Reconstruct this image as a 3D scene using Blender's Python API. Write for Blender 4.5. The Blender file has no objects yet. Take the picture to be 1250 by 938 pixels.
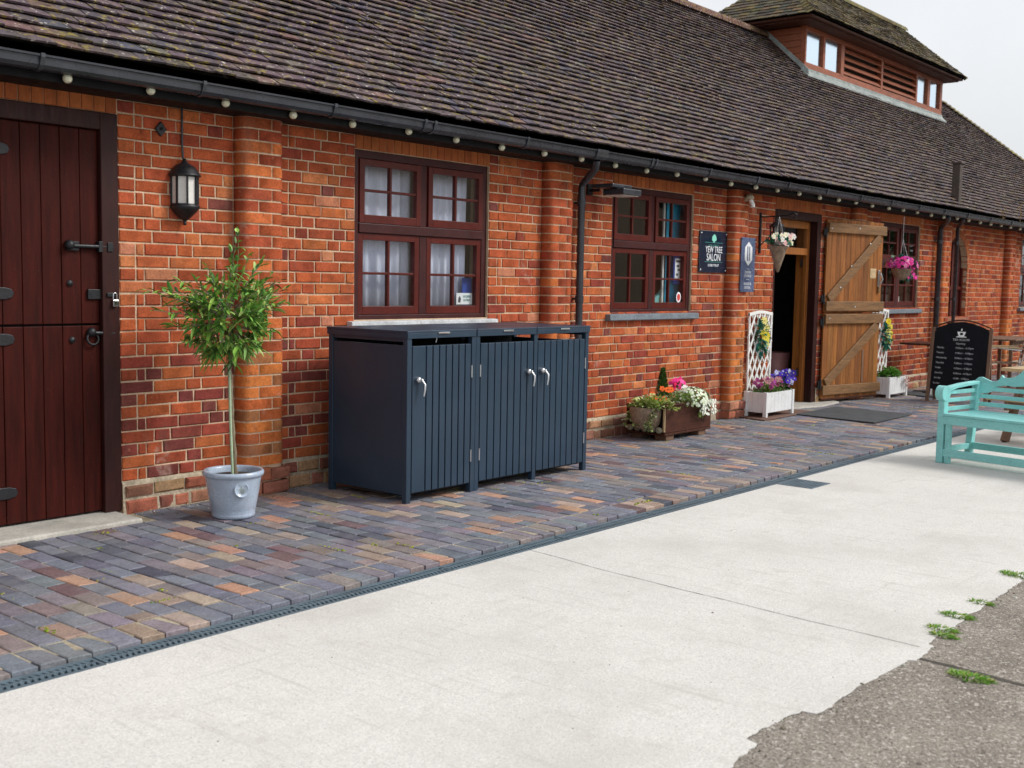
import bpy, math, random
from mathutils import Vector, Matrix, noise

random.seed(7)
R = math.radians
SC = bpy.context.scene
COL = SC.collection

# ------------------------------------------------------------------ camera
CAM_POS = Vector((-5.3001, -6.3806, 1.4944))
YAW, PITCH, ROLL, FPX = 0.87434, -0.0895, 0.01802, 1386.87
fwd = Vector((math.sin(YAW) * math.cos(PITCH), math.cos(YAW) * math.cos(PITCH), math.sin(PITCH)))
rgt = Vector((math.cos(YAW), -math.sin(YAW), 0))
upv = rgt.cross(fwd)
rgt, upv = rgt * math.cos(ROLL) + upv * math.sin(ROLL), -rgt * math.sin(ROLL) + upv * math.cos(ROLL)
cam_data = bpy.data.cameras.new('camera')
cam = bpy.data.objects.new('camera', cam_data)
COL.objects.link(cam)
cam.matrix_world = Matrix(((rgt.x, upv.x, -fwd.x, CAM_POS.x), (rgt.y, upv.y, -fwd.y, CAM_POS.y),
                           (rgt.z, upv.z, -fwd.z, CAM_POS.z), (0, 0, 0, 1)))
cam_data.sensor_width = 36
cam_data.lens = FPX / 1250 * 36
cam_data.clip_start, cam_data.clip_end = 0.1, 3000
cam_data.dof.use_dof = True
cam_data.dof.focus_distance = 8.3
cam_data.dof.aperture_fstop = 4.0
SC.camera = cam

# ------------------------------------------------------------------ world and sun
SUN_AZ, SUN_EL = R(142), R(41)          # azimuth clockwise from +Y
world = bpy.data.worlds.new('World')
SC.world = world
world.use_nodes = True
wn, wl = world.node_tree.nodes, world.node_tree.links
wn.clear()
sky = wn.new('ShaderNodeTexSky')
sky.sky_type = 'NISHITA'
sky.sun_disc = False
sky.sun_elevation, sky.sun_rotation = SUN_EL, SUN_AZ
sky.air_density, sky.dust_density, sky.ozone_density = 1.0, 4.0, 1.0
hs = wn.new('ShaderNodeHueSaturation')
hs.inputs['Saturation'].default_value = 0.16
hs.inputs['Value'].default_value = 1.0
mixw = wn.new('ShaderNodeMix'); mixw.data_type = 'RGBA'
mixw.inputs['Factor'].default_value = 0.6
mixw.inputs[7].default_value = (7.6, 7.8, 8.1, 1)      # even overcast layer over the clear-sky model
bg = wn.new('ShaderNodeBackground')
bg.inputs['Strength'].default_value = 0.088
wo = wn.new('ShaderNodeOutputWorld')
wl.new(sky.outputs['Color'], hs.inputs['Color'])
wtc = wn.new('ShaderNodeTexCoord'); wns = wn.new('ShaderNodeTexNoise')
wns.inputs['Scale'].default_value = 2.4; wns.inputs['Detail'].default_value = 6; wns.inputs['Roughness'].default_value = .55
wl.new(wtc.outputs['Generated'], wns.inputs['Vector'])
wrm = wn.new('ShaderNodeMapRange')
wrm.inputs['From Min'].default_value, wrm.inputs['From Max'].default_value = .35, .65
wrm.inputs['To Min'].default_value, wrm.inputs['To Max'].default_value = .90, 1.08
wl.new(wns.outputs['Fac'], wrm.inputs['Value'])
cld = wn.new('ShaderNodeMix'); cld.data_type = 'RGBA'; cld.blend_type = 'MULTIPLY'; cld.inputs['Factor'].default_value = 1
cld.inputs[6].default_value = (7.6, 7.8, 8.1, 1)
wl.new(wrm.outputs['Result'], cld.inputs[7])
wl.new(cld.outputs[2], mixw.inputs[7])
wl.new(hs.outputs['Color'], mixw.inputs[6])
wl.new(mixw.outputs[2], bg.inputs['Color'])
wl.new(bg.outputs[0], wo.inputs['Surface'])

sun_data = bpy.data.lights.new('sun', 'SUN')
sun_data.energy = 1.5
sun_data.angle = R(18)
sun_data.color = (1.0, 0.965, 0.91)
sun = bpy.data.objects.new('sun', sun_data)
COL.objects.link(sun)
sdir = Vector((math.sin(SUN_AZ) * math.cos(SUN_EL), math.cos(SUN_AZ) * math.cos(SUN_EL), math.sin(SUN_EL)))
sun.rotation_euler = (-sdir).to_track_quat('-Z', 'Y').to_euler()
sun.location = sdir * 30

SC.render.engine = 'CYCLES'
SC.cycles.use_denoising = True
SC.cycles.max_bounces = 8
SC.cycles.transparent_max_bounces = 12
SC.view_settings.view_transform = 'Standard'
SC.view_settings.look = 'None'
SC.view_settings.gamma = 1
SC.view_settings.exposure = 0.70
SC.view_settings.use_curve_mapping = False
SC.render.resolution_x, SC.render.resolution_y = 1024, 768


def project(p):
    d = Vector(p) - CAM_POS
    z = d.dot(fwd)
    if z < .1: return None
    return (625 + FPX * d.dot(rgt) / z, 469 - FPX * d.dot(upv) / z, z)


# ------------------------------------------------------------------ materials
MATS = {}


def mk(name, col=(.5, .5, .5), rough=.6, metal=0.0, spec=.5, tint=False, var=.2, scale=6.0, fine=.1, fscale=60.0,
       bump=0.0, bscale=80.0, stretch=(1, 1, 1), patches=(), ior=None, coat=0.0, bdist=.004, emit=0):
    """base colour (or the per-piece 'tint' attribute) broken up by a coarse and a fine noise; patches are
    (colour, noise scale, threshold, softness, amount) stains with a shape of their own."""
    m = bpy.data.materials.new(name)
    m.use_nodes = True
    n, l = m.node_tree.nodes, m.node_tree.links
    b = n['Principled BSDF']
    tc = n.new('ShaderNodeTexCoord')
    mp = n.new('ShaderNodeMapping')
    mp.inputs['Scale'].default_value = stretch
    l.new(tc.outputs['Object'], mp.inputs['Vector'])
    vec = mp.outputs['Vector']
    if tint:
        a = n.new('ShaderNodeAttribute'); a.attribute_name = 'tint'
        cur = a.outputs['Color']
    else:
        a = n.new('ShaderNodeRGB'); a.outputs[0].default_value = (*col, 1)
        cur = a.outputs[0]

    def ns(s, d=4, r=.6, v=None):
        t = n.new('ShaderNodeTexNoise')
        t.inputs['Scale'].default_value = s
        t.inputs['Detail'].default_value = d
        t.inputs['Roughness'].default_value = r
        l.new(v or vec, t.inputs['Vector'])
        return t.outputs['Fac']

    def ramp(fac, lo, hi, f0=.3, f1=.7):
        r = n.new('ShaderNodeMapRange')
        r.inputs['From Min'].default_value, r.inputs['From Max'].default_value = f0, f1
        r.inputs['To Min'].default_value, r.inputs['To Max'].default_value = lo, hi
        l.new(fac, r.inputs['Value'])
        return r.outputs['Result']

    def mul(c, f):
        x = n.new('ShaderNodeMix'); x.data_type = 'RGBA'; x.blend_type = 'MULTIPLY'
        x.inputs['Factor'].default_value = 1
        l.new(c, x.inputs[6])
        l.new(f, x.inputs[7])
        return x.outputs[2]
    if var: cur = mul(cur, ramp(ns(scale), 1 - var, 1 + var))
    if fine: cur = mul(cur, ramp(ns(fscale, 3), 1 - fine, 1 + fine))
    for (pc, ps, th, soft, amt, *st) in patches:
        pv = None
        if st:                                   # a stain drawn out in one direction
            pm = n.new('ShaderNodeMapping'); pm.inputs['Scale'].default_value = st[0]
            l.new(tc.outputs['Object'], pm.inputs['Vector']); pv = pm.outputs['Vector']
        f = ramp(ns(ps, 5, .65, pv), 0, amt, th, th + soft)
        x = n.new('ShaderNodeMix'); x.data_type = 'RGBA'
        l.new(f, x.inputs['Factor'])
        l.new(cur, x.inputs[6])
        x.inputs[7].default_value = (*pc, 1)
        cur = x.outputs[2]
    l.new(cur, b.inputs['Base Color'])
    l.new(ramp(ns(scale * 2.3), max(.03, rough - .1), min(1, rough + .1)), b.inputs['Roughness'])
    b.inputs['Metallic'].default_value = metal
    b.inputs['Specular IOR Level'].default_value = spec
    if coat: b.inputs['Coat Weight'].default_value = coat
    if bump:
        bn = n.new('ShaderNodeBump')
        bn.inputs['Strength'].default_value = bump
        bn.inputs['Distance'].default_value = bdist
        l.new(ns(bscale, 5), bn.inputs['Height'])
        l.new(bn.outputs['Normal'], b.inputs['Normal'])
    MATS[name] = m
    return m


mk('brick', tint=True, rough=.9, spec=.12, var=.3, scale=9, fine=.22, fscale=70, bump=.5, bscale=110, bdist=.006,
   patches=(((.52, .30, .18), 26, .63, .08, .35), ((.10, .035, .025), 15, .60, .1, .45), ((.16, .10, .08), 1.6, .57, .12, .35, (5, 5, .8)), ((.60, .46, .38), 2.3, .64, .06, .35)))
mk('mortar', (.55, .40, .275), rough=.95, spec=.1, var=.2, scale=5, fine=.25, fscale=90, bump=.6, bscale=140,
   patches=(((.33, .24, .18), 3.1, .60, .1, .5),))
mk('rubbed_brick', tint=True, rough=.8, spec=.25, var=.2, scale=12, fine=.15, fscale=60, bump=.2, bscale=120,
   stretch=(1, 1, .35), patches=(((.06, .03, .02), 9, .6, .12, .45),))
mk('plinth_mortar', (.42, .35, .26), rough=.95, spec=.1, var=.3, scale=8, fine=.25, fscale=60, bump=.9, bscale=50, bdist=.012,
   patches=(((.10, .11, .05), 6, .58, .1, .5),))
mk('roof_tile', tint=True, rough=.85, spec=.25, var=.25, scale=6, fine=.3, fscale=45, bump=.5, bscale=90,
   patches=(((.055, .05, .022), 4.5, .56, .1, .5), ((.26, .20, .035), 19, .565, .05, .75), ((.55, .51, .45), 27, .625, .03, .9),
            ((.30, .27, .21), 11, .63, .04, .5), ((.014, .012, .014), 15, .60, .04, .85)))
mk('roof_deck', (.02, .016, .014), rough=1, var=.1)
mk('lantern_tile', tint=True, rough=.9, spec=.2, var=.25, scale=6, fine=.3, fscale=40, bump=.5, bscale=90,
   patches=(((.25, .21, .05), 9, .57, .1, .65), ((.03, .028, .02), 14, .6, .06, .7)))
mk('black_plastic', (.030, .033, .041), rough=.3, var=.25, scale=5, fine=.1, bump=.05, patches=(((.07, .075, .07), 8, .66, .1, .35),))
mk('black_paint', (.006, .006, .007), rough=.6, spec=.2, var=.2, scale=7, fine=.2, bump=.1)
mk('black_iron', (.012, .013, .016), rough=.45, metal=.2, var=.3, scale=20, fine=.3, bump=.3, bscale=120, patches=(((.09, .04, .02), 30, .66, .06, .5),))
mk('stable_door_paint', (.040, .0052, .0030), rough=.55, spec=.12, var=.35, scale=3, fine=.2, fscale=50, stretch=(9, 9, .8), bump=.25, bscale=40,
   patches=(((.34, .27, .22), 46, .69, .03, .5), ((.02, .006, .005), 5, .58, .12, .7)))
mk('door_frame_paint', (.030, .0075, .006), rough=.5, spec=.25, var=.3, scale=4, fine=.25, fscale=60, stretch=(6, 6, 1), bump=.3, bscale=40,
   patches=(((.2, .15, .12), 60, .73, .04, .5),))
mk('window_frame_paint', (.047, .0105, .0105), rough=.45, spec=.28, var=.25, scale=5, fine=.2, fscale=50, bump=.15, patches=(((.2, .13, .11), 30, .7, .06, .4),))
mk('window_sash_paint', (.085, .0095, .0055), rough=.4, spec=.3, var=.2, scale=6, fine=.15, fscale=50, bump=.1)
mk('lead_grey', (.27, .31, .30), rough=.6, var=.3, scale=8, fine=.2, bump=.2)
mk('slate', (.15, .18, .21), rough=.55, var=.25, scale=9, fine=.25, bump=.3, bscale=60, patches=(((.42, .42, .4), 9, .63, .1, .5),))
mk('pale_stone', (.52, .54, .56), rough=.7, var=.2, scale=8, fine=.15, bump=.3, bscale=50, patches=(((.25, .24, .2), 10, .6, .1, .5),))
mk('lantern_timber', (.27, .075, .03), rough=.55, var=.3, scale=4, fine=.2, fscale=40, stretch=(1, 6, 6), bump=.2, bscale=40)
mk('pine', (.34, .12, .026), rough=.42, var=.3, scale=3, fine=.2, fscale=30, stretch=(8, 8, .6), bump=.15, bscale=30)
mk('oak_plank', tint=True, rough=.6, spec=.35, var=.35, scale=3.0, fine=.22, fscale=30, stretch=(10, 10, .7), bump=.35, bscale=30,
   patches=(((.07, .03, .012), 6, .62, .1, .7),))
mk('oak_rail', (.19, .095, .034), rough=.65, var=.35, scale=5, fine=.25, fscale=40, stretch=(.8, 6, 8), bump=.35, bscale=30,
   patches=(((.05, .028, .014), 7, .6, .1, .6),))
mk('dark_wood', (.062, .021, .012), rough=.6, spec=.2, var=.35, scale=5, fine=.25, fscale=40, stretch=(1, 6, 6), bump=.3, bscale=40)
mk('mid_wood', (.16, .085, .05), rough=.6, var=.3, scale=5, fine=.25, fscale=40, stretch=(5, 5, 1), bump=.3, bscale=40)
mk('pale_wood', (.5, .36, .2), rough=.6, var=.25, scale=5, fine=.2, fscale=40, stretch=(1, 5, 5), bump=.2, bscale=40)
mk('bin_metal', (.016, .036, .064), rough=.38, spec=.5, var=.12, scale=2, fine=.06, fscale=200, bump=.06, bscale=300, patches=(((.06, .075, .09), 2.6, .56, .2, .22), ((.12, .12, .11), 40, .70, .04, .3)))
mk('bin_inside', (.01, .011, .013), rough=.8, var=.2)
mk('chrome', (.75, .76, .78), rough=.16, metal=1, var=.05, fine=.05)
mk('steel', (.5, .51, .53), rough=.35, metal=1, var=.1, fine=.05)
mk('glazed_pot', (.37, .445, .55), rough=.3, spec=.5, var=.1, scale=8, fine=.12, fscale=90, bump=.08, bscale=100,
   patches=(((.55, .58, .62), 14, .66, .1, .5), ((.24, .24, .22), 22, .7, .06, .35)), coat=.3)
mk('soil', (.05, .032, .02), rough=1, var=.4, scale=30, fine=.4, bump=1, bscale=60, bdist=.02)
mk('bark', (.20, .16, .105), rough=.9, var=.35, scale=14, fine=.3, stretch=(1, 1, .3), bump=.6, bscale=70, patches=(((.42, .42, .36), 9, .58, .1, .8),))
mk('cane', (.36, .46, .30), rough=.6, var=.2, scale=8, fine=.1)
mk('leaf', tint=True, rough=.42, spec=.45, var=.2, scale=5, fine=.12, fscale=30)
mk('petal', tint=True, rough=.7, spec=.2, var=.12, scale=20, fine=.1)
mk('white_paint', (.72, .73, .74), rough=.5, var=.08, scale=6, fine=.06, bump=.12, bscale=40, patches=(((.4, .36, .28), 9, .67, .1, .5),))
mk('white_plastic', (.80, .80, .78), rough=.45, var=.05, fine=.05, patches=(((.45, .46, .38), 9, .66, .1, .4),))
mk('turquoise_paint', (.25, .60, .585), rough=.42, spec=.4, var=.14, scale=4, fine=.1, bump=.3, bscale=60, stretch=(.5, 2, 2), patches=(((.30, .28, .18), 16, .68, .05, .6), ((.20, .42, .40), 5, .58, .12, .5)))
mk('salon_sign', (.012, .022, .045), rough=.12, spec=.6, var=.1, fine=.03)
mk('grey_sign', (.10, .135, .24), rough=.3, var=.06, fine=.04)
mk('sign_white', (.85, .87, .9), rough=.5, var=.02, fine=.02)
mk('sign_mint', (.25, .72, .56), rough=.5, var=.02, fine=.02)
mk('sign_green', (.06, .26, .22), rough=.5, var=.02, fine=.02)
mk('chalkboard', (.005, .006, .010), rough=.6, spec=.15, var=.3, scale=4, fine=.1, patches=(((.05, .055, .06), 3, .6, .15, .4),))
mk('chalk', (.5, .52, .55), rough=.9, var=.4, scale=60, fine=.3, fscale=200)
mk('bulb_glass', (.62, .62, .46), rough=.12, spec=.6, var=.25, scale=40, fine=.1, coat=.5)
mk('frosted_glass', (.72, .70, .66), rough=.3, spec=.5, var=.1, fine=.05)
mk('curtain', (.78, .82, .98), rough=.9, spec=.1, var=.1, scale=3, fine=.06, fscale=40, stretch=(4, 4, .5))
mk('sky_stand_in_pale', (.80, .86, .90), rough=.9, var=.05, scale=4, fine=.03, stretch=(6, 6, .4))
mk('banner_blue', (.03, .42, .66), rough=.4, var=.35, scale=3, fine=.08, patches=(((.35, .62, .72), 4, .58, .12, .7),))
mk('poster_blue', (.012, .06, .34), rough=.5, var=.1, fine=.05)
mk('poster_ink', (.06, .06, .08), rough=.6, var=.2, fine=.2)
mk('red_ink', (.6, .05, .04), rough=.5, var=.1, fine=.05)
mk('wicker', (.27, .20, .14), rough=.85, var=.3, scale=20, fine=.4, fscale=70, bump=.9, bscale=70, bdist=.01)
mk('terracotta', (.30, .11, .06), rough=.8, var=.2, fine=.2, bump=.3)
mk('rubber_mat', (.055, .06, .066), rough=.9, var=.2, scale=5, fine=.25, fscale=120, bump=.5, bscale=150)
mk('brown_mat', (.14, .075, .055), rough=.9, var=.25, scale=6, fine=.25, fscale=100, bump=.4, bscale=100)
mk('concrete', (.605, .588, .56), rough=.9, spec=.2, var=.05, scale=.9, fine=.17, fscale=130, bump=.35, bscale=120, bdist=.005,
   patches=(((.48, .462, .43), 1.3, .48, .2, .55), ((.27, .255, .23), 110, .595, .05, .6), ((.45, .43, .395), 8, .57, .14, .4),
            ((.42, .40, .37), 2.2, .56, .12, .4, (13, .8, 1)), ((.40, .385, .36), 1.6, .60, .12, .4, (.6, 9, 1)),
            ((.36, .34, .31), 9.5, .70, .06, .45), ((.14, .13, .11), 38, .745, .02, .5)))
mk('threshold_concrete', (.42, .40, .36), rough=.9, var=.2, scale=4, fine=.15, bump=.4, bscale=80, patches=(((.24, .22, .18), 5, .6, .12, .5),))
mk('tarmac', (.25, .222, .19), rough=.95, spec=.15, var=.2, scale=2.5, fine=.45, fscale=95, bump=1.0, bscale=95, bdist=.008,
   patches=(((.55, .51, .46), 62, .575, .03, .9), ((.075, .065, .055), 48, .59, .04, .85), ((.36, .31, .25), 24, .58, .1, .5)))
mk('far_ground', (.17, .155, .13), rough=1, var=.25, scale=.3, fine=.2, fscale=5)
mk('paver', tint=True, rough=.75, spec=.35, var=.2, scale=9, fine=.25, fscale=75, bump=.5, bscale=90, bdist=.006,
   patches=(((.27, .265, .265), 2.2, .48, .25, .45), ((.38, .35, .31), 34, .62, .06, .35), ((.05, .05, .05), 23, .66, .07, .4)))
mk('joint_sand', (.32, .275, .20), rough=1, var=.35, scale=5, fine=.3, fscale=60, bump=.7, bscale=70, bdist=.01,
   patches=(((.45, .39, .28), 3.3, .56, .06, .8), ((.13, .17, .02), 2.4, .60, .05, .85)))
mk('moss', tint=True, rough=.95, spec=.1, var=.3, scale=30, fine=.3)
mk('drain_grate', (.095, .135, .165), rough=.5, var=.25, scale=8, fine=.2, patches=(((.2, .2, .18), 14, .63, .08, .5),))
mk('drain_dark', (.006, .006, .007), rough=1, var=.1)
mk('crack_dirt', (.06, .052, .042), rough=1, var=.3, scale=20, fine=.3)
mk('interior', (.035, .03, .028), rough=1, var=.2)
mk('grass', tint=True, rough=.6, spec=.3, var=.2, scale=10, fine=.1)
mk('stone_grey', (.26, .24, .17), rough=.9, var=.3, scale=10, fine=.3, bump=.8, bscale=40, bdist=.01, patches=(((.13, .15, .04), 12, .58, .08, .6),))
mk('rattan', (.20, .115, .07), rough=.7, var=.3, scale=12, fine=.3, bump=.5)
mk('pink_plastic', (.30, .13, .13), rough=.5, var=.1)
mk('beige_plastic', (.42, .36, .25), rough=.4, var=.1)
mk('brown_pipe', (.055, .038, .03), rough=.6, var=.25, scale=10, fine=.2)
mk('dry_weed', (.30, .19, .07), rough=.9, var=.3, scale=20, fine=.2)


def glass_mat():
    m = bpy.data.materials.new('window_glass'); m.use_nodes = True
    n, l = m.node_tree.nodes, m.node_tree.links
    n.clear()
    o = n.new('ShaderNodeOutputMaterial')
    t = n.new('ShaderNodeBsdfTransparent'); t.inputs[0].default_value = (.95, .97, .97, 1)
    g = n.new('ShaderNodeBsdfGlossy'); g.inputs['Roughness'].default_value = .02
    lw_ = n.new('ShaderNodeLayerWeight'); lw_.inputs['Blend'].default_value = .5
    pw_ = n.new('ShaderNodeMath'); pw_.operation = 'POWER'; pw_.inputs[1].default_value = 4.0
    l.new(lw_.outputs['Facing'], pw_.inputs[0])
    f = n.new('ShaderNodeMapRange'); f.inputs['To Min'].default_value = .13; f.inputs['To Max'].default_value = 1.0
    l.new(pw_.outputs[0], f.inputs['Value'])
    x = n.new('ShaderNodeMixShader')
    l.new(f.outputs[0], x.inputs[0]); l.new(t.outputs[0], x.inputs[1]); l.new(g.outputs[0], x.inputs[2])
    tc = n.new('ShaderNodeTexCoord'); ns = n.new('ShaderNodeTexNoise'); ns.inputs['Scale'].default_value = 2.2
    bp = n.new('ShaderNodeBump'); bp.inputs['Strength'].default_value = .12; bp.inputs['Distance'].default_value = .01
    l.new(tc.outputs['Object'], ns.inputs['Vector']); l.new(ns.outputs['Fac'], bp.inputs['Height'])
    l.new(bp.outputs[0], g.inputs['Normal'])
    l.new(x.outputs[0], o.inputs['Surface'])
    MATS['window_glass'] = m


glass_mat()


def coated_glass():
    m = bpy.data.materials.new('coated_glass'); m.use_nodes = True
    n, l = m.node_tree.nodes, m.node_tree.links
    b = n['Principled BSDF']
    b.inputs['Base Color'].default_value = (.60, .72, .82, 1); b.inputs['Metallic'].default_value = 1; b.inputs['Roughness'].default_value = .12
    MATS['coated_glass'] = m


coated_glass()


def far_brick_mat():
    m = bpy.data.materials.new('far_brickwork'); m.use_nodes = True
    n, l = m.node_tree.nodes, m.node_tree.links
    b = n['Principled BSDF']; b.inputs['Roughness'].default_value = .9
    tc = n.new('ShaderNodeTexCoord'); mp = n.new('ShaderNodeMapping'); mp.inputs['Rotation'].default_value = (R(90), 0, R(90))
    br = n.new('ShaderNodeTexBrick')
    br.inputs['Color1'].default_value = (.42, .16, .08, 1); br.inputs['Color2'].default_value = (.30, .11, .065, 1)
    br.inputs['Mortar'].default_value = (.42, .33, .24, 1); br.inputs['Scale'].default_value = 1
    br.inputs['Brick Width'].default_value = .24; br.inputs['Row Height'].default_value = .079; br.inputs['Mortar Size'].default_value = .009
    l.new(tc.outputs['Object'], mp.inputs[0]); l.new(mp.outputs[0], br.inputs[0]); l.new(br.outputs[0], b.inputs['Base Color'])
    MATS['far_brickwork'] = m


far_brick_mat()


# ------------------------------------------------------------------ mesh helpers
class MB:
    def __init__(s):
        s.v, s.f, s.c, s.s = [], [], [], []

    def add(s, vs, fs, col=None, smooth=False, M=None):
        b = len(s.v)
        s.v += [tuple(M @ Vector(q)) if M else tuple(q) for q in vs]
        for f in fs:
            s.f.append(tuple(b + i for i in f)); s.c.append(col); s.s.append(smooth)
        return s

    def box(s, x0, x1, y0, y1, z0, z1, col=None, M=None):
        v = [(x, y, z) for x in (x0, x1) for y in (y0, y1) for z in (z0, z1)]
        return s.add(v, [(0, 1, 3, 2), (4, 6, 7, 5), (0, 4, 5, 1), (2, 3, 7, 6), (0, 2, 6, 4), (1, 5, 7, 3)], col, False, M)

    def beam(s, a, b, w, t, col=None, side=None):
        """rectangular bar from a to b, w wide along side, t thick across"""
        a, b = Vector(a), Vector(b)
        d = (b - a).normalized()
        sd = Vector(side) if side else (Vector((0, 0, 1)) if abs(d.z) < .9 else Vector((1, 0, 0)))
        sd = (sd - d * sd.dot(d)).normalized()
        o = d.cross(sd)
        v = [p + sd * (i * w / 2) + o * (j * t / 2) for p in (a, b) for i in (-1, 1) for j in (-1, 1)]
        return s.add(v, [(0, 1, 3, 2), (4, 6, 7, 5), (0, 4, 5, 1), (2, 3, 7, 6), (0, 2, 6, 4), (1, 5, 7, 3)], col)

    def tube(s, pts, r, n=8, col=None, cap=True):
        pts = [Vector(p) for p in pts]
        rs = r if isinstance(r, (list, tuple)) else [r] * len(pts)
        vs, fs = [], []
        up = None
        for i, p in enumerate(pts):
            d = (pts[min(i + 1, len(pts) - 1)] - pts[max(i - 1, 0)]).normalized()
            if up is None: up = Vector((0, 0, 1)) if abs(d.z) < .9 else Vector((1, 0, 0))
            a = d.cross(up).normalized(); b = a.cross(d).normalized(); up = b
            for k in range(n):
                t = 2 * math.pi * k / n
                vs.append(p + (a * math.cos(t) + b * math.sin(t)) * rs[i])
        for i in range(len(pts) - 1):
            for k in range(n):
                fs.append((i * n + k, i * n + (k + 1) % n, (i + 1) * n + (k + 1) % n, (i + 1) * n + k))
        s.add(vs, fs, col, True)
        if cap:
            s.add(vs[:n], [tuple(range(n - 1, -1, -1))], col)
            s.add(vs[-n:], [tuple(range(n))], col)
        return s

    def lathe(s, prof, c=(0, 0, 0), n=32, col=None, smooth=True, a0=0, a1=2 * math.pi, M=None):
        vs, fs = [], []
        full = abs(a1 - a0 - 2 * math.pi) < 1e-6
        m = n if full else n + 1
        for (r, z) in prof:
            for k in range(m):
                t = a0 + (a1 - a0) * k / n
                vs.append((c[0] + r * math.cos(t), c[1] + r * math.sin(t), c[2] + z))
        for i in range(len(prof) - 1):
            for k in range(n):
                k2 = (k + 1) % m
                fs.append((i * m + k, i * m + k2, (i + 1) * m + k2, (i + 1) * m + k))
        return s.add(vs, fs, col, smooth, M)

    def prism(s, poly, t0, t1, axis='y', col=None, smooth=False, M=None):
        """polygon (a,b) pairs extruded: axis y -> (a,t,b); z -> (a,b,t); x -> (t,a,b)"""
        f = {'y': lambda a, b, t: (a, t, b), 'z': lambda a, b, t: (a, b, t), 'x': lambda a, b, t: (t, a, b)}[axis]
        n = len(poly)
        vs = [f(a, b, t0) for a, b in poly] + [f(a, b, t1) for a, b in poly]
        fs = [tuple(range(n)), tuple(range(2 * n - 1, n - 1, -1))]
        fs2 = [(i, i + n, (i + 1) % n + n, (i + 1) % n) for i in range(n)]
        s.add(vs, fs + ([] if smooth else fs2), col, False, M)
        if smooth: s.add(vs, fs2, col, True, M)
        return s

    def sphere(s, c, r, n=12, m=8, col=None, sc=(1, 1, 1)):
        prof = [(max(1e-4, math.sin(math.pi * i / m)), -math.cos(math.pi * i / m)) for i in range(m + 1)]
        M = Matrix.Translation(c) @ Matrix.Diagonal((r * sc[0], r * sc[1], r * sc[2], 1))
        return s.lathe(prof, (0, 0, 0), n, col, True, M=M)

    def leaf(s, p, d, up, L, w, col, fold=.25, droop=.15):
        p, d = Vector(p), Vector(d).normalized()
        sd = d.cross(Vector(up))
        if sd.length < 1e-3: sd = d.cross(Vector((1, 0, .2)))
        sd.normalize(); nn = sd.cross(d)
        q = lambda t, a, h: p + d * (L * t) + sd * (w * a) + nn * (h * w) - Vector((0, 0, droop * L * t * t))
        v = [q(0, 0, 0), q(.35, .5, fold), q(.75, .36, fold * .8), q(1, 0, 0), q(.75, -.36, fold * .8), q(.35, -.5, fold), q(.5, 0, -.02)]
        return s.add(v, [(0, 1, 6), (1, 2, 6), (2, 3, 6), (3, 4, 6), (4, 5, 6), (5, 0, 6)], col, True)

    def build(s, name, mat, parent=None, bevel=0, kind=None, label=None, segs=2):
        me = bpy.data.meshes.new(name)
        me.from_pydata(s.v, [], s.f)
        me.materials.append(MATS[mat])
        if any(s.s): me.polygons.foreach_set('use_smooth', s.s)
        if any(c is not None for c in s.c):
            at = me.attributes.new('tint', 'FLOAT_COLOR', 'FACE')
            flat = []
            for c in s.c: flat += [*(c or (.5, .5, .5)), 1]
            at.data.foreach_set('color', flat)
        me.update()
        o = bpy.data.objects.new(name, me)
        COL.objects.link(o)
        if parent is not None: o.parent = parent
        if bevel:
            b = o.modifiers.new('bevel', 'BEVEL'); b.width = bevel; b.segments = segs; b.limit_method = 'ANGLE'; b.angle_limit = R(35)
        if kind: o['kind'] = kind
        if label: o['label'] = label
        return o


def thing(name, label, cat, loc=(0, 0, 0), rz=0, group=None):
    o = bpy.data.objects.new(name, None)
    COL.objects.link(o)
    o.location = loc; o.rotation_euler = (0, 0, rz)
    o['label'], o['category'] = label, cat
    if group: o['group'] = group
    return o


def tag(o, label, cat, group=None):
    o['label'], o['category'] = label, cat
    if group: o['group'] = group
    return o


def boxpart(name, mat, parent, dims, bevel=0, label=None, M=None):
    return MB().box(*dims, M=M).build(name, mat, parent, bevel, label=label)


def text_part(name, body, size, loc, mat, parent, sx=1.0, rot=(R(90), 0, 0), align='CENTER', depth=.0008):
    cu = bpy.data.curves.new('lettering', 'FONT')
    cu.body = body; cu.size = size; cu.align_x = align; cu.align_y = 'CENTER'; cu.extrude = depth; cu.resolution_u = 3
    t = bpy.data.objects.new('tmp_text', cu)
    COL.objects.link(t)
    bpy.context.view_layer.update()
    me = bpy.data.meshes.new_from_object(t.evaluated_get(bpy.context.evaluated_depsgraph_get()))
    bpy.data.objects.remove(t)
    M = Matrix.Translation(loc) @ Matrix.Rotation(rot[2], 4, 'Z') @ Matrix.Rotation(rot[0], 4, 'X') @ Matrix.Diagonal((sx, 1, 1, 1))
    me.transform(M)
    me.materials.clear(); me.materials.append(MATS[mat])
    o = bpy.data.objects.new(name, me); COL.objects.link(o); o.parent = parent
    return o


def rnd(a, b): return random.uniform(a, b)
def vary(c, k=.15):
    f = rnd(1 - k, 1 + k)
    return tuple(max(0, x * f * rnd(1 - k * .4, 1 + k * .4)) for x in c)


def px_size(p, hidden=None):
    """image size weight of a piece at p, 0 when out of the frame"""
    q = project(p)
    if not q or not (-8 < q[0] < 1258 and -8 < q[1] < 946): return 0
    if hidden and hidden(q): return 0
    return 1 / q[2]


# ================================================================== ground
def strip(name, x0, x1, y0, y1, z, mat, kind='structure'):
    o = MB().add([(x0, y0, z), (x1, y0, z), (x1, y1, z), (x0, y1, z)], [(0, 1, 2, 3)]).build(name, mat)
    o['kind'] = kind
    return o


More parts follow.
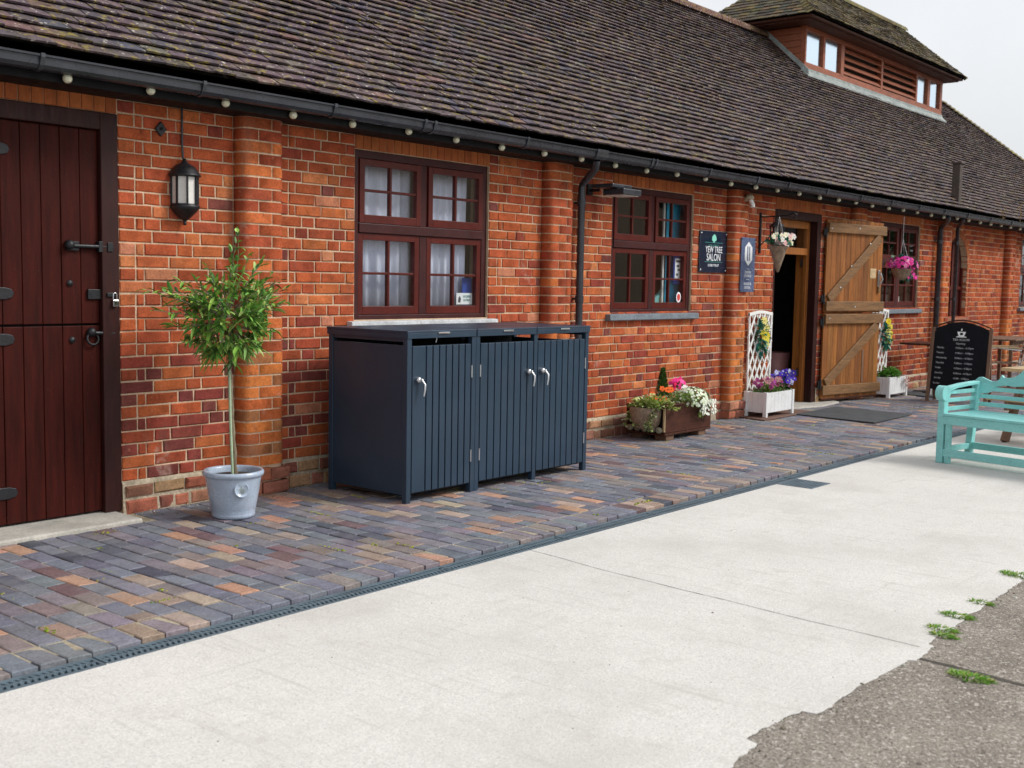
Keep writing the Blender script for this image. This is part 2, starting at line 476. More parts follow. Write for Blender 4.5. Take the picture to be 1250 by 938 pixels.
ZC = -.02                     # yard level, a step below the brick paving
strip('ground', -700, 700, -700, 700, -.075, 'far_ground')
strip('tarmac', -40, 60, -30, -4.0, ZC - .0035, 'tarmac')

# concrete apron with the broken edge along the tarmac
edge = []
x = -30.0
while x < 48:
    yy = -4.705 + .05 * noise.noise((x * .6, 3, 0)) + .04 * noise.noise((x * 1.9, 7, 0)) + .022 * noise.noise((x * 7, 1, 0)) + .008 * noise.noise((x * 27, 1, 0)) + .005 * noise.noise((x * 71, 1, 0))
    if -1.95 < x < -1.58: yy += .05
    if -.75 < x < -.5: yy -= .03
    edge.append((x, yy))
    x += .012 if -6 < x < 6 else 1.5
mb = MB()
n = len(edge)
top = [(x, y, ZC) for x, y in edge] + [(x, -2.404, ZC) for x, y in edge]
mb.add(top, [(i, i + 1, n + i + 1, n + i) for i in range(n - 1)])
mb.add([(x, y, ZC) for x, y in edge] + [(x, y - .002, ZC - .02) for x, y in edge], [(n + i, n + i + 1, i + 1, i) for i in range(n - 1)])
apron = mb.build('concrete_apron', 'concrete'); apron['kind'] = 'structure'

# hairline construction joint across the apron, dirt line along the broken edge and the joint in the tarmac
mb = MB()
pts = [(-.36 - .3 * (1 - math.exp(-(t * 1.1))) + .012 * noise.noise((t * 6, 0, 0)), -2.40 - t * 2.3) for t in [i / 40 for i in range(41)]]
for (a, b) in zip(pts[:-1], pts[1:]):
    w = .0012 + .0012 * random.random()
    mb.add([(a[0] - w, a[1], ZC + .002), (a[0] + w, a[1], ZC + .002), (b[0] + w, b[1], ZC + .002), (b[0] - w, b[1], ZC + .002)], [(0, 3, 2, 1)])
c = mb.build('concrete_joint', 'crack_dirt', apron)
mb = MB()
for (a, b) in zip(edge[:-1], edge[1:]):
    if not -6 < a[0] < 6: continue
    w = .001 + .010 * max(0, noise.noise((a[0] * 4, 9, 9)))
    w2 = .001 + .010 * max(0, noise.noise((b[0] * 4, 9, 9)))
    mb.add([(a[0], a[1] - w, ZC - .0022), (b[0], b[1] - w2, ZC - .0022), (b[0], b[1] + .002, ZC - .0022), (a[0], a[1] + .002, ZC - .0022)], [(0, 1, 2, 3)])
tj = [(-.70 - .1 * t + .02 * noise.noise((t * 5, 4, 0)), -4.74 - t * 1.4) for t in [i / 30 for i in range(31)]]
for (a, b) in zip(tj[:-1], tj[1:]):
    w = .010 + .006 * random.random()
    mb.add([(a[0] - w, a[1], ZC - .0018), (a[0] + w, a[1], ZC - .0018), (b[0] + w, b[1], ZC - .0018), (b[0] - w, b[1], ZC - .0018)], [(0, 3, 2, 1)])
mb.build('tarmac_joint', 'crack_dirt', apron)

# crumbs broken from the edge, and a few stray bits on the yard
mb = MB()
for _ in range(420):
    i = random.randrange(len(edge)); ex, ey = edge[i]
    if not -4 < ex < 4: continue
    dy = -abs(random.gauss(0, .035)); r = rnd(.002, .007) * (1 if random.random() < .93 else 1.8)
    mb.lathe([(r, 0), (r * rnd(.7, .9), r * .5), (.0004, r * .8)], (ex + rnd(-.02, .02), ey + dy + .006, ZC - .003), 5, vary(random.choice([(.5, .48, .44), (.36, .33, .29), (.22, .2, .17), (.14, .12, .1)]), .2), False)
for _ in range(130):
    ex, ey = rnd(-4, 7), rnd(-4.65, -2.42); r = rnd(.001, .003) * (1 if random.random() < .95 else 2.2)
    mb.lathe([(r, 0), (r * .8, r * .5), (.0004, r * .7)], (ex, ey, ZC), 5, vary(random.choice([(.16, .13, .1), (.3, .27, .22), (.09, .07, .05), (.22, .15, .08)]), .2), False)
tag(mb.build('loose_grit', 'moss'), 'loose crumbs and grit along the broken edge of the concrete yard', 'grit')['kind'] = 'stuff'

# grass tufts at the broken edge
GT = [(-.80, -4.99, .10, 60), (-.33, -4.72, .07, 30), (-.24, -4.68, .08, 34), (.02, -4.66, .09, 46), (.33, -4.67, .06, 22), (1.02, -4.66, .13, 80)]
for i, (gx, gy, gr, gn) in enumerate(GT):
    mb = MB()
    for k in range(int(gn * 4.5)):
        a = rnd(0, 6.28); r0 = gr * math.sqrt(random.random()) * .7
        L = rnd(.025, .055)
        p0 = (r0 * math.cos(a) * .6, r0 * math.sin(a) * 1.1, 0)
        g = random.choice([(.12, .30, .02), (.18, .36, .03), (.32, .36, .08), (.09, .25, .02)])
        mb.leaf(p0, (math.cos(a) * rnd(.3, 1.6) + .3, math.sin(a) * rnd(.3, 1.6) - .4, 1), (0, 0, 1), L, .0045, g, .2, .5)
    gt = mb.build('grass_tuft', 'grass')
    gt.location = (gx, gy, ZC - .005)
    tag(gt, ['grass tuft growing from the joint in the old tarmac', 'small yellowing grass tuft beside the corner of the concrete edge',
             'small green grass tuft at the concrete edge by the yellowing tuft', 'spreading yellow-green grass tuft halfway along the broken concrete edge',
             'sparse dry grass tuft on the broken concrete edge', 'largest bright green grass tuft on the concrete edge'][i], 'grass tuft')

# ---------------------------------------------------------------- brick paving
PY0, PY1 = -2.262, -.02
PX0, PX1 = -5.2, 19.0
pav = MB().box(PX0, PX1, PY0 + .05, .3, -.07, -.0066).build('brick_paving', 'joint_sand'); pav['kind'] = 'structure'
PCOL = [((.125, .132, .158), 32), ((.105, .112, .14), 22), ((.145, .128, .148), 18), ((.165, .135, .13), 13), ((.21, .155, .13), 8), ((.31, .18, .125), 4),
        ((.065, .07, .092), 6), ((.27, .215, .17), 5), ((.115, .075, .08), 5)]
PC, PW = [tuple(v * 1.28 for v in c) for c, _ in PCOL], [w for _, w in PCOL]
pavers = []


def paver_geo(x0, x1, y0, y1, z, col, edge_row=False):
    m = MB()
    j = lambda: rnd(-.003, .003)
    tx, ty = rnd(-.0022, .0022), rnd(-.0022, .0022)
    e = .005
    zb = -.05
    o = [(x0 + j(), y0 + j()), (x1 + j(), y0 + j()), (x1 + j(), y1 + j()), (x0 + j(), y1 + j())]
    hz = [z - tx - ty, z + tx - ty, z + tx + ty, z - tx + ty]
    sg = [(1, 1), (-1, 1), (-1, -1), (1, -1)]
    v = [(a, b, zb) for a, b in o] + [(a, b, h - .0035) for (a, b), h in zip(o, hz)] + [(a + s1 * e, b + s2 * e, h) for (a, b), h, (s1, s2) in zip(o, hz, sg)]
    f = [(8, 9, 10, 11)] + [(i, (i + 1) % 4, 4 + (i + 1) % 4, 4 + i) for i in range(4)] + [(4 + i, 4 + (i + 1) % 4, 8 + (i + 1) % 4, 8 + i) for i in range(4)]
    return m.add(v, f, col)


def drain_y(x):      # the run of the paving edge is not quite straight
    return .018 * math.sin(x * .55 + .4) + .02 * noise.noise((x * .35, 0, 5))


pw, pl = .1125, .228
cx, ci = PX0, 0
while cx < PX1:
    w = pw + rnd(-.003, .003)
    y = PY0 + rnd(-.004, .004) + drain_y(cx)
    first = True
    yy = y
    k = 0
    while yy < PY1 - .03:
        L = pl + rnd(-.004, .004)
        if k == 1 and ci % 2: L = .108
        y1 = min(yy + L, PY1)
        if cx < -1.45 and y1 > -.30: y1 = -.30
        if y1 - yy < .03: break
        c = random.choices(PC, PW)[0]
        if cx < -1.0 and k > 3: c = random.choices(PC, [26, 26, 14, 8, 3, 6, 18, 2, 6])[0]
        if k == 0: c = random.choices(PC, [34, 18, 16, 14, 7, 1, 3, 6, 2])[0]
        z = rnd(-.0015, .0015) + .002 * noise.noise((cx * .8, yy * .8, 1)) - (.004 if k == 0 else 0)
        pavers.append((cx, cx + w - .008, yy, y1 - .008, z, vary(c, .14)))
        yy = y1; k += 1
        if cx < -1.45 and yy >= -.301: break
    cx += w; ci += 1


def hid_pav(q):
    return (399 < q[0] < 715 and q[1] < 612 - (q[0] - 497) * .2) or (250 < q[0] < 320 and q[1] < 634)


pavers.sort(key=lambda b: -px_size(((b[0] + b[1]) / 2, (b[2] + b[3]) / 2, 0), hid_pav) * (b[3] - b[2] + .1))
for b in pavers[:300]: paver_geo(*b).build('paver', 'paver', pav)
mb = MB()
for b in pavers[300:]:
    g = paver_geo(*b)
    mb.add(g.v, g.f, b[5])
mb.build('paver_field', 'paver', pav, kind='stuff')

# moss and weeds in the joints
mb = MB()
MS = [(rnd(-3.4, 9), rnd(PY0 + .1, -.1)) for _ in range(85)]
for (mx, my) in MS:
    # seat the moss on a paver joint
    mx = PX0 + round((mx - PX0) / pw) * pw + rnd(-.01, .01)
    nn_ = random.choice([3, 5, 8, 14, 20])
    along = random.random() < .6
    for k in range(nn_):
        a = rnd(-1, 1) * .012 * nn_ * .5
        px, py = (mx + rnd(-.012, .012), my + a) if along else (mx + a, my + rnd(-.012, .012))
        r = rnd(.004, .010)
        g = vary(random.choice([(.20, .26, .02), (.26, .28, .03), (.12, .17, .02), (.30, .27, .08)]), .25)
        mb.lathe([(r, -.004), (r * .7, rnd(.000, .003)), (.0005, rnd(.002, .005))], (px, py, 0), 5, g, True)
tag(mb.build('moss', 'moss'), 'yellow-green moss in the joints of the brick paving', 'moss')['kind'] = 'stuff'

# debris strip along the wall foot
mb = MB()
for _ in range(1500):
    px = rnd(-1.45, 12); py = -abs(random.gauss(0, .11)) - .02
    if any(xl - .05 < px < xl + .4 for xl in (-.608, 2.70, 6.0, 9.3)): py -= .13
    r = rnd(.002, .007)
    mb.lathe([(r, 0), (r * .6, r * .7), (.0003, r)], (px, py, .001), 5, vary(random.choice([(.30, .25, .17), (.20, .17, .12), (.13, .14, .06), (.4, .36, .3), (.25, .12, .07)]), .3), True)
tag(mb.build('wall_foot_grit', 'moss'), 'loose grit and dead moss along the foot of the brick wall', 'grit')['kind'] = 'stuff'

# ---------------------------------------------------------------- channel drain
DY0, DY1 = -2.408, -2.292
drain = thing('channel_drain', 'long grey slotted channel drain along the brick paving edge', 'drain', (0, 0, ZC))
boxpart('channel', 'drain_dark', drain, (-30, 40, DY0 - .03, DY1 + .09, -.052, -.032))  # near-black bed runs on under the paver edge gap, painting in its shade
dm = MB()     # one grate, 1 m long
dm.box(0, .994, DY0, DY0 + .018, -.016, .002).box(0, .994, DY1 - .022, DY1, -.016, .002)
dm.box(0, .012, DY0 + .018, DY1 - .022, -.016, .0015).box(.982, .994, DY0 + .018, DY1 - .022, -.016, .0015)
dm.box(.012, .982, -2.351, -2.341, -.018, .0012)
k = 0
xx = .024
while xx < .972:
    for (ya, yb, sh) in ((DY0 + .016, -2.349, .012), (-2.343, DY1 - .020, -.012)):
        dm.prism([(xx, ya), (xx + .013, ya), (xx + .013 + sh, yb), (xx + sh, yb)], -.016, 0, 'z')
    xx += .0265
g0 = dm.build('grate', 'drain_grate', drain)
gx = -8.0
first = True
while gx < 8.5:
    if first: o = g0; first = False
    else:
        o = g0.copy(); COL.objects.link(o); o.parent = drain
    o.location = (gx, drain_y(gx + .5) * .6, rnd(-.001, .001))
    o.rotation_euler = (0, 0, (drain_y(gx + 1) - drain_y(gx)) * .6)
    gx += 1.0

sump = thing('sump_cover', 'square dark grey drain sump cover set beside the channel drain', 'drain cover', (2.82, -2.50, ZC))
boxpart('cover_plate', 'drain_grate', sump, (-.165, .165, -.195, .10, -.02, .004), .003)
mb = MB()
for i in range(9):
    for j in range(8): mb.box(-.14 + i * .033, -.122 + i * .033, -.172 + j * .032, -.158 + j * .032, .004, .0065)
mb.build('tread_pattern', 'drain_grate', sump)

# threshold slabs
boxpart('threshold_slab', 'threshold_concrete', pav, (-3.1, -1.50, -.292, .25, -.05, .022), .012)
MB().prism([(7.45, .25), (7.45, -.12), (8.1, -.27), (8.75, -.20), (8.85, -.02), (8.6, .25)], -.05, .02, 'z').build('threshold_slab', 'threshold_concrete', pav, .012)

# ================================================================== the stable block
barn = thing('stable_block', 'long single-storey red brick stable block with clay tiled roof and ridge lantern', 'building')
CH = .0787
ZP = .2                          # top of the plinth
ZT = 2.70                        # wall head
BX0, BX1 = -6.0, 23.1
PIL = [-3.9, -.608, 2.70, 6.0, 9.3, 12.6, 15.93, 19.2]
PWD, PD = .345, .11
OPEN = {                         # x0, x1, z0, z1
    'door': (-2.78, -1.465, 0, 2.468), 'w1': (.477, 1.99, 1.19, 2.458), 'w2': (3.80, 5.302, 1.21, 2.450),
    'way': (7.17, 8.425, 0, 2.42), 'w3': (10.34, 11.86, 1.21, 2.44), 'w4': (16.96, 18.46, 1.2, 2.45)}
ARC = (13.53, 1.86, .50)         # arched recess: centre x, springing, radius; sill 1.05
arch_sill = 1.05

wall = MB()
cuts = sorted([BX0, BX1] + [v for o in OPEN.values() for v in o[:2]] + [ARC[0] - ARC[2], ARC[0] + ARC[2]])
for xa, xb in zip(cuts[:-1], cuts[1:]):
    mid = (xa + xb) / 2
    zr = [(0, ZT)]
    for o in OPEN.values():
        if o[0] < mid < o[1]: zr = [(0, o[2]), (o[3], ZT)] if o[2] > 0 else [(o[3], ZT)]
    if abs(mid - ARC[0]) < ARC[2]:
        zr = [(0, arch_sill), (ARC[1] + ARC[2], ZT)]
    for za, zb in zr: wall.box(xa, xb, .008, .215, za - .06 if za == 0 else za, zb)
for sgn in (-1, 1):
    pts = [(ARC[0] + sgn * ARC[2] * math.cos(t), ARC[1] + ARC[2] * math.sin(t)) for t in [i * math.pi / 16 for i in range(9)]]
    wall.prism(pts + [(ARC[0] + sgn * ARC[2], ARC[1] + ARC[2])], .008, .215, 'y')
wall_o = wall.build('wall', 'mortar', barn)
shell = MB()
shell.box(BX0, BX1, 5.4, 5.62, -.06, ZT).box(BX0, BX0 + .2, .215, 5.4, -.06, ZT).box(BX1 - .2, BX1, .215, 5.4, -.06, ZT)
shell.box(BX0 + .2, BX1 - .2, .216, 5.4, ZT - .02, ZT + .02).box(BX0 + .2, BX1 - .2, .216, 5.4, -.02, .01)
shell.box(2.9, 3.0, .216, 5.4, .01, ZT - .02).box(6.3, 6.4, .216, 5.4, .01, ZT - .02).box(9.4, 9.5, .216, 5.4, .01, ZT - .02)
shell.build('inner_shell', 'interior', barn)

BRICKC = [((.43, .082, .026), 34), ((.39, .071, .025), 28), ((.34, .059, .024), 16), ((.48, .108, .032), 16), ((.26, .046, .024), 5), ((.50, .16, .075), 3), ((.20, .048, .033), 2)]
BC, BW_ = [(c[0] * .92, c[1] * 1.12, c[2] * 1.35) for c, _ in BRICKC], [w for _, w in BRICKC]
bricks = []      # (parent key, centre, MB)


def brick_geo(x0, x1, z0, z1, col, y=0.0, depth=.1, rough=1.0):
    m = MB()
    j = lambda k=.0022: rnd(-k, k) * rough
    o = [(x0 + j(), z0 + j()), (x1 + j(), z0 + j()), (x1 + j(), z1 + j()), (x0 + j(), z1 + j())]
    e = .0055 * rough
    t1, t2, yo = j(.0018), j(.0018), y + j(.003)
    sg = [(1, 1), (-1, 1), (-1, -1), (1, -1)]
    tl = [(-t1 - t2), (t1 - t2), (t1 + t2), (-t1 + t2)]
    v = [(a, y + depth, b) for a, b in o] + [(a, yo + .006, b) for a, b in o] + \
        [(a + s1 * e, yo + h, b + s2 * e) for (a, b), (s1, s2), h in zip(o, sg, tl)]
    f = [(8, 9, 10, 11)] + [(i, (i + 1) % 4, 4 + (i + 1) % 4, 4 + i) for i in range(4)] + [(4 + i, 4 + (i + 1) % 4, 8 + (i + 1) % 4, 8 + i) for i in range(4)]
    return m.add(v, f, col)


def lay(x0, x1, row):
    """English-garden style run of stretchers with headers; closers at the quoins of every other course"""
    L, H, Q = .2375, .1185, .06
    seq = [L, L, H] if row % 2 else [L, H, L]
    out, x, i = [], x0, 0
    if row % 2 == 0:
        for w in (H, Q):
            if x + w < x1 - .03: out.append((x, x + w)); x += w
    while x < x1 - .02:
        w = seq[(i + row // 2) % 3]; i += 1
        if random.random() < .06: w = H
        rest = x1 - (x + w)
        if rest < .05: w = x1 - x
        if w > .30: w = (x1 - x) / 2
        out.append((x, min(x + w, x1))); x += w
    return out


def brick_colour(x, z):
    c = random.choices(BC, BW_)[0]
    if random.random() < .02: c = (.52, .17, .07)
    f = 1.0 + .22 * noise.noise((x * .55, z * .8, 11)) + .12 * noise.noise((x * 2.1, z * 2.4, 4))
    if z < 1.0 + .3 * noise.noise((x * .8, 0, 6)):      # harder-burnt plum bricks in the lower courses
        if random.random() < (.55 if x < 2.6 else .22): c = random.choice([(.26, .054, .036), (.20, .046, .036), (.28, .058, .038), (.17, .045, .038)])
        f *= .92
    return vary(tuple(q * f for q in c), .12)


nrow = int((ZT - ZP) / CH)
for r in range(nrow):
    z0, z1 = ZP + r * CH, ZP + (r + 1) * CH
    zm = (z0 + z1) / 2
    block = [(xl, xl + PWD) for xl in PIL]
    for o in OPEN.values():
        if o[2] - .02 < zm < ZT: 
            if zm < o[3] + .0 or True: block.append((o[0], o[1]))
    if arch_sill < zm < ARC[1]: block.append((ARC[0] - ARC[2] - .115, ARC[0] + ARC[2] + .115))
    elif ARC[1] <= zm < ARC[1] + ARC[2] + .115:
        h = math.sqrt(max(0, (ARC[2] + .115) ** 2 - (zm - ARC[1]) ** 2)); block.append((ARC[0] - h, ARC[0] + h))
    block.sort()
    x = BX0
    segs = []
    for a, b in block:
        if a > x: segs.append((x, a))
        x = max(x, b)
    segs.append((x, BX1))
    for a, b in segs:
        for (xa, xb) in lay(a, b, r):
            jo = .0100
            bricks.append(('wall', ((xa + xb) / 2, 0, zm), brick_geo(xa + jo / 2, xb - jo / 2, z0 + jo / 2, z1 - jo / 2, brick_colour(xa, zm)), (xb - xa)))
# soldier courses over the openings
soldiers = []
for o in OPEN.values():
    nb = round((o[1] - o[0]) / .079)
    w = (o[1] - o[0]) / nb
    for i in range(nb):
        xa = o[0] + i * w
        c = vary(random.choice([(.40, .115, .036), (.38, .105, .034), (.42, .125, .038)]), .07)
        soldiers.append(brick_geo(xa + .002, xa + w - .002, o[3] + .003, ZT, c, 0, .1, .6))
# arch ring
for i in range(22):
    t0, t1 = i * math.pi / 22 + .01, (i + 1) * math.pi / 22 - .01
    P = lambda r_, t: (ARC[0] + r_ * math.cos(t), ARC[1] + r_ * math.sin(t))
    m = MB().prism([P(ARC[2], t0), P(ARC[2] + .112, t0), P(ARC[2] + .112, t1), P(ARC[2], t1)], -.001, .12, 'y', vary((.40, .12, .05), .15))
    bricks.append(('wall', (*P(.55, t0)[:1], 0, P(.55, t0)[1]), m, .08))
for sgn in (-1, 1):
    for r in range(10):
        z0 = arch_sill + r * CH * 1.03
        a, b = sorted((ARC[0] + sgn * ARC[2], ARC[0] + sgn * (ARC[2] + .11)))
        bricks.append(('wall', (a, 0, z0), brick_geo(a, b - .004, z0 + .005, z0 + CH * 1.03 - .005, vary((.38, .11, .05), .15)), .1))

# pilasters with bull-nosed edges
pil_o = {}
RB = .055


def bull(x0, x1, left, right, d, inset=0.0):
    pts = []
    y0 = -d + inset
    if left:
        pts.append((x0 + inset, .05))
        for i in range(6):
            t = math.pi - i * math.pi / 10
            pts.append((x0 + inset + RB + RB * math.cos(t), y0 + RB - RB * math.sin(t)))
    else:
        pts += [(x0, .05), (x0, y0)]
    if right:
        for i in range(6):
            t = math.pi / 2 - i * math.pi / 10
            pts.append((x1 - inset - RB + RB * math.cos(t), y0 + RB - RB * math.sin(t)))
        pts.append((x1 - inset, .05))
    else:
        pts += [(x1, y0), (x1, .05)]
    return pts


for pi_, xl in enumerate(PIL):
    xr = xl + PWD
    pil_o[pi_] = MB().prism(bull(xl, xr, 1, 1, PD, .005), -.05, 2.62, 'z', None, True).build('pilaster', 'mortar', barn)
    for r in range(nrow):
        z0, z1 = ZP + r * CH, ZP + (r + 1) * CH
        if z1 > 2.60: continue
        sp = xl + (.232 if r % 2 else .122)
        for (a, b, lf, rt) in ((xl, sp, 1, 0), (sp, xr, 0, 1)):
            zz = z0
            if zz < .95: c = random.choice([(.52, .15, .042), (.58, .18, .048), (.46, .12, .040), (.50, .14, .042), (.33, .13, .055)])
            elif random.random() < .12: c = (.54, .15, .045)
            else: c = random.choices(BC[:4], BW_[:4])[0]
            j = rnd(-.002, .002)
            m = MB().prism(bull(a + (0 if lf else .0055), b - (0 if rt else .0055), lf, rt, PD + j), z0 + .006 + rnd(-.001, .001), z1 - .006 + rnd(-.001, .001), 'z', vary(c, .1), True)
            bricks.append((('p', pi_), ((a + b) / 2, -PD, (z0 + z1) / 2), m, b - a))
    for r, (za, zb) in enumerate(((.0, .095), (.1, .19))):
        sp = xl + (.2 if r else .13)
        for (a, b) in ((xl - .02, sp), (sp, xr + .02)):
            m = brick_geo(a + .006, b - .006, za + .005, zb - .004, vary(random.choice([(.34, .12, .07), (.40, .17, .10), (.26, .10, .07)]), .15), -PD - .03, .14, 3)
            bricks.append((('p', pi_), ((a + b) / 2, -PD, za + .04), m, b - a))

# plinth: two rough courses with spread mortar and a weathered top
pl_m = MB()
pl_b = []
xs = BX0
doors = [(OPEN['door'][0], OPEN['door'][1]), (OPEN['way'][0], OPEN['way'][1])]
segs = [(BX0, -2.78), (-1.465, 7.17), (8.425, BX1)]
for a, b in segs:
    x = a
    N = int((b - a) / .06)
    vs, fs = [], []
    for i in range(N + 1):
        x = a + (b - a) * i / N
        d = .014 + .004 * noise.noise((x * 3, 0, 0)) + .004 * noise.noise((x * 14, 0, 0))
        vs += [(x, -d - .006, -.06), (x, -d, .10), (x, -d + .003, .185), (x, .001, .203 + .006 * noise.noise((x * 9, 2, 0))), (x, .02, .204)]
    for i in range(N):
        for k in range(4): fs.append((i * 5 + k, (i + 1) * 5 + k, (i + 1) * 5 + k + 1, i * 5 + k + 1))
    pl_m.add(vs, fs, None, True)
    for r, (za, zb) in enumerate(((-.01, .088), (.098, .182))):
        x = a + .01
        while x < b - .05:
            w = random.choice([.235, .235, .118, .2])
            x1 = min(x + w, b - .005)
            if random.random() < .97:
                d = .009
                c = vary(random.choice([(.30, .10, .065), (.24, .085, .06), (.36, .17, .11), (.28, .12, .08), (.38, .22, .12)]), .2)
                pl_b.append(((x + x1) / 2, (za + zb) / 2, brick_geo(x + .010, x1 - .006, za + .009 + rnd(-.004, .004), zb - .004 + rnd(-.008, .003), c, -d - .016, .05, 2.0)))
            x = x1
pl_o = pl_m.build('plinth', 'plinth_mortar', barn)
for (x, z, m) in pl_b: bricks.append(('plinth', (x, 0, z), m, .2))


def hid_wall(q):
    return (399 < q[0] < 719 and 400 < q[1] < 600) or (q[0] > 1000 and q[1] > 270 and q[0] < 1075)


def bscore(b):
    s = px_size(b[1], hid_wall)
    q = project(b[1])
    if q and q[1] < 120 + q[0] * .17: return 0      # behind the eaves
    return s * (b[3] + .15)


bricks.sort(key=lambda b: -bscore(b))
par = {'wall': wall_o, 'plinth': pl_o}
for i, o in pil_o.items(): par[('p', i)] = o
rest = {}
for i, (k, ctr, m, w) in enumerate(bricks):
    if i < 300: m.build('brick', 'brick', par[k])
    else:
        q = rest.setdefault(k, MB())
        off = len(q.v)
        q.v += m.v; q.f += [tuple(off + i for i in f) for f in m.f]; q.c += m.c; q.s += m.s
for k, m in rest.items(): m.build('brickwork', 'brick', par[k], kind='stuff')
ls = None
for oi, m in enumerate(soldiers):
    q = project(Vector(m.v[8]))
    m.build('soldier_brick', 'rubbed_brick', wall_o)

# ---------------------------------------------------------------- eaves, gutter
eav = MB()
eav.box(BX0 - .3, BX1 + .3, -.325, -.30, 2.548, 2.648)
eav.build('fascia', 'black_paint', barn)
boxpart('soffit', 'black_paint', barn, (BX0 - .3, BX1 + .3, -.30, .0, 2.56, 2.575))
GP = [(-.335, 2.662), (-.337, 2.625), (-.350, 2.597), (-.385, 2.586), (-.418, 2.592), (-.436, 2.610), (-.440, 2.650), (-.452, 2.653), (-.453, 2.664), (-.436, 2.664),
      (-.431, 2.616), (-.414, 2.600), (-.385, 2.594), (-.356, 2.604), (-.343, 2.628), (-.341, 2.662)]
gut = MB().prism(GP, BX0 - .3, BX1 + .3, 'x').build('gutter', 'black_plastic', barn)
GU = [(-.333, 2.667), (-.333, 2.618), (-.348, 2.591), (-.385, 2.579), (-.422, 2.585), (-.442, 2.607), (-.459, 2.648), (-.459, 2.669), (-.44, 2.669), (-.44, 2.61), (-.385, 2.59), (-.34, 2.62), (-.34, 2.667)]
for gx in [-4.2, -3.2, -2.17, -1.15, -.11, .757, .86, 1.945, 3.79, 3.86, 4.86, 5.87, 6.6, 7.6, 8.6, 9.6, 10.6, 11.6, 12.6, 13.7, 14.8, 16, 17.2]:
    MB().prism(GU, gx - .012, gx + .012, 'x').build('gutter_bracket', 'black_plastic', gut)
MB().prism(GU, 2.90, 3.06, 'x').build('gutter_outlet', 'black_plastic', gut)


def downpipe(x, y, ztop, pts, r=.034):
    o = MB().tube([(x, y, .03), (x, y, ztop)] + pts, r, 14).build('downpipe', 'black_plastic', barn)
    for z in (.5, 1.32, 2.2):
        MB().tube([(x, y, z), (x, y, z + .06)], r + .006, 14).box(x - .012, x + .012, y, y + .1, z + .02, z + .04).build('pipe_clip', 'black_plastic', o)
    return o


downpipe(3.19, -.075, 2.37, [(3.185, -.095, 2.41), (3.0, -.36, 2.51), (2.98, -.385, 2.58)])
downpipe(12.48, -.075, 2.42, [(12.45, -.11, 2.46), (11.95, -.36, 2.53), (11.9, -.385, 2.58)], .04)
downpipe(13.03, -.15, 2.46, [(13.0, -.18, 2.49), (12.6, -.36, 2.54), (12.55, -.385, 2.58)], .028)

# ---------------------------------------------------------------- main roof
PITCH_R = R(42)
EY, EZ = -.40, 2.722
RY = 2.82
RZ = EZ + (RY - EY) * math.tan(PITCH_R)
RX_END = 20.25                        # ridge ends here, hip falls to the right
HX = RX_END + (RY - EY)
u, vv = Vector((1, 0, 0)), Vector((0, math.cos(PITCH_R), math.sin(PITCH_R)))
nrm = Vector((0, -math.sin(PITCH_R), math.cos(PITCH_R)))
SL = (RY - EY) / math.cos(PITCH_R)
LX0, LX1, LY0 = 12.0, 18.22, 2.08     # lantern body
deck = MB()
O0 = Vector((0, EY, EZ)) - nrm * .035
P = lambda x, s: Vector((x, 0, 0)) + O0 + vv * s
deck.add([P(BX0 - .4, .05), P(HX, .05), P(RX_END, SL), P(BX0 - .4, SL)], [(0, 1, 2, 3)])
bk = lambda x, y, z: (x, y, z)
deck.add([(BX0 - .4, RY, RZ - .03), (RX_END, RY, RZ - .03), (HX, 2 * RY - EY, EZ - .03), (BX0 - .4, 2 * RY - EY, EZ - .03)], [(0, 1, 2, 3)])
deck.add([(RX_END, RY, RZ - .03), (HX, EY, EZ - .03), (HX, 2 * RY - EY, EZ - .03)], [(0, 1, 2)])
deck.add([(BX0 - .3, EY + .1, EZ), (BX0 - .3, RY, RZ - .03), (BX0 - .3, 2 * RY - EY, EZ)], [(0, 1, 2)])
roof = deck.build('roof', 'roof_deck', barn)

TILEC = [((.098, .070, .066), 34), ((.084, .061, .061), 28), ((.108, .077, .067), 18), ((.073, .056, .060), 14), ((.130, .080, .062), 4), ((.070, .062, .070), 6), ((.118, .098, .078), 5)]
TC, TW = [(c[0] * 1.08, c[1] * 1.10, c[2] * 1.28) for c, _ in TILEC], [w for _, w in TILEC]


def tile_geo(O, U, V, N, uc, s, w, col, L=.135, lift=.040, t=.013, und=0.0, lo=None, hi=None):
    m = MB()
    if lo is not None:
        a_, b_ = max(uc - w / 2, lo), min(uc + w / 2, hi)
        if b_ - a_ < .02: return m
        uc, w = (a_ + b_) / 2, b_ - a_
    a = rnd(-.012, .012); ds = rnd(-.004, .004); lf = lift + rnd(-.003, .005) + und
    rk = rnd(-.004, .004)
    hw = w / 2
    f = lambda x, y, h: O + U * (uc + x + a * y) + V * (s + ds + y - a * x) + N * h
    v = [f(-hw, 0, lf - rk), f(hw, 0, lf + rk), f(hw, L, .006 + und), f(-hw, L, .006 + und),
         f(-hw, .001, lf - rk - t), f(hw, .001, lf + rk - t), f(0, -.002, lf + .002), f(0, L, .008 + und)]
    return m.add(v, [(0, 6, 7, 3), (6, 1, 2, 7), (4, 5, 1, 6, 0), (0, 3, 4), (1, 5, 2)], col)


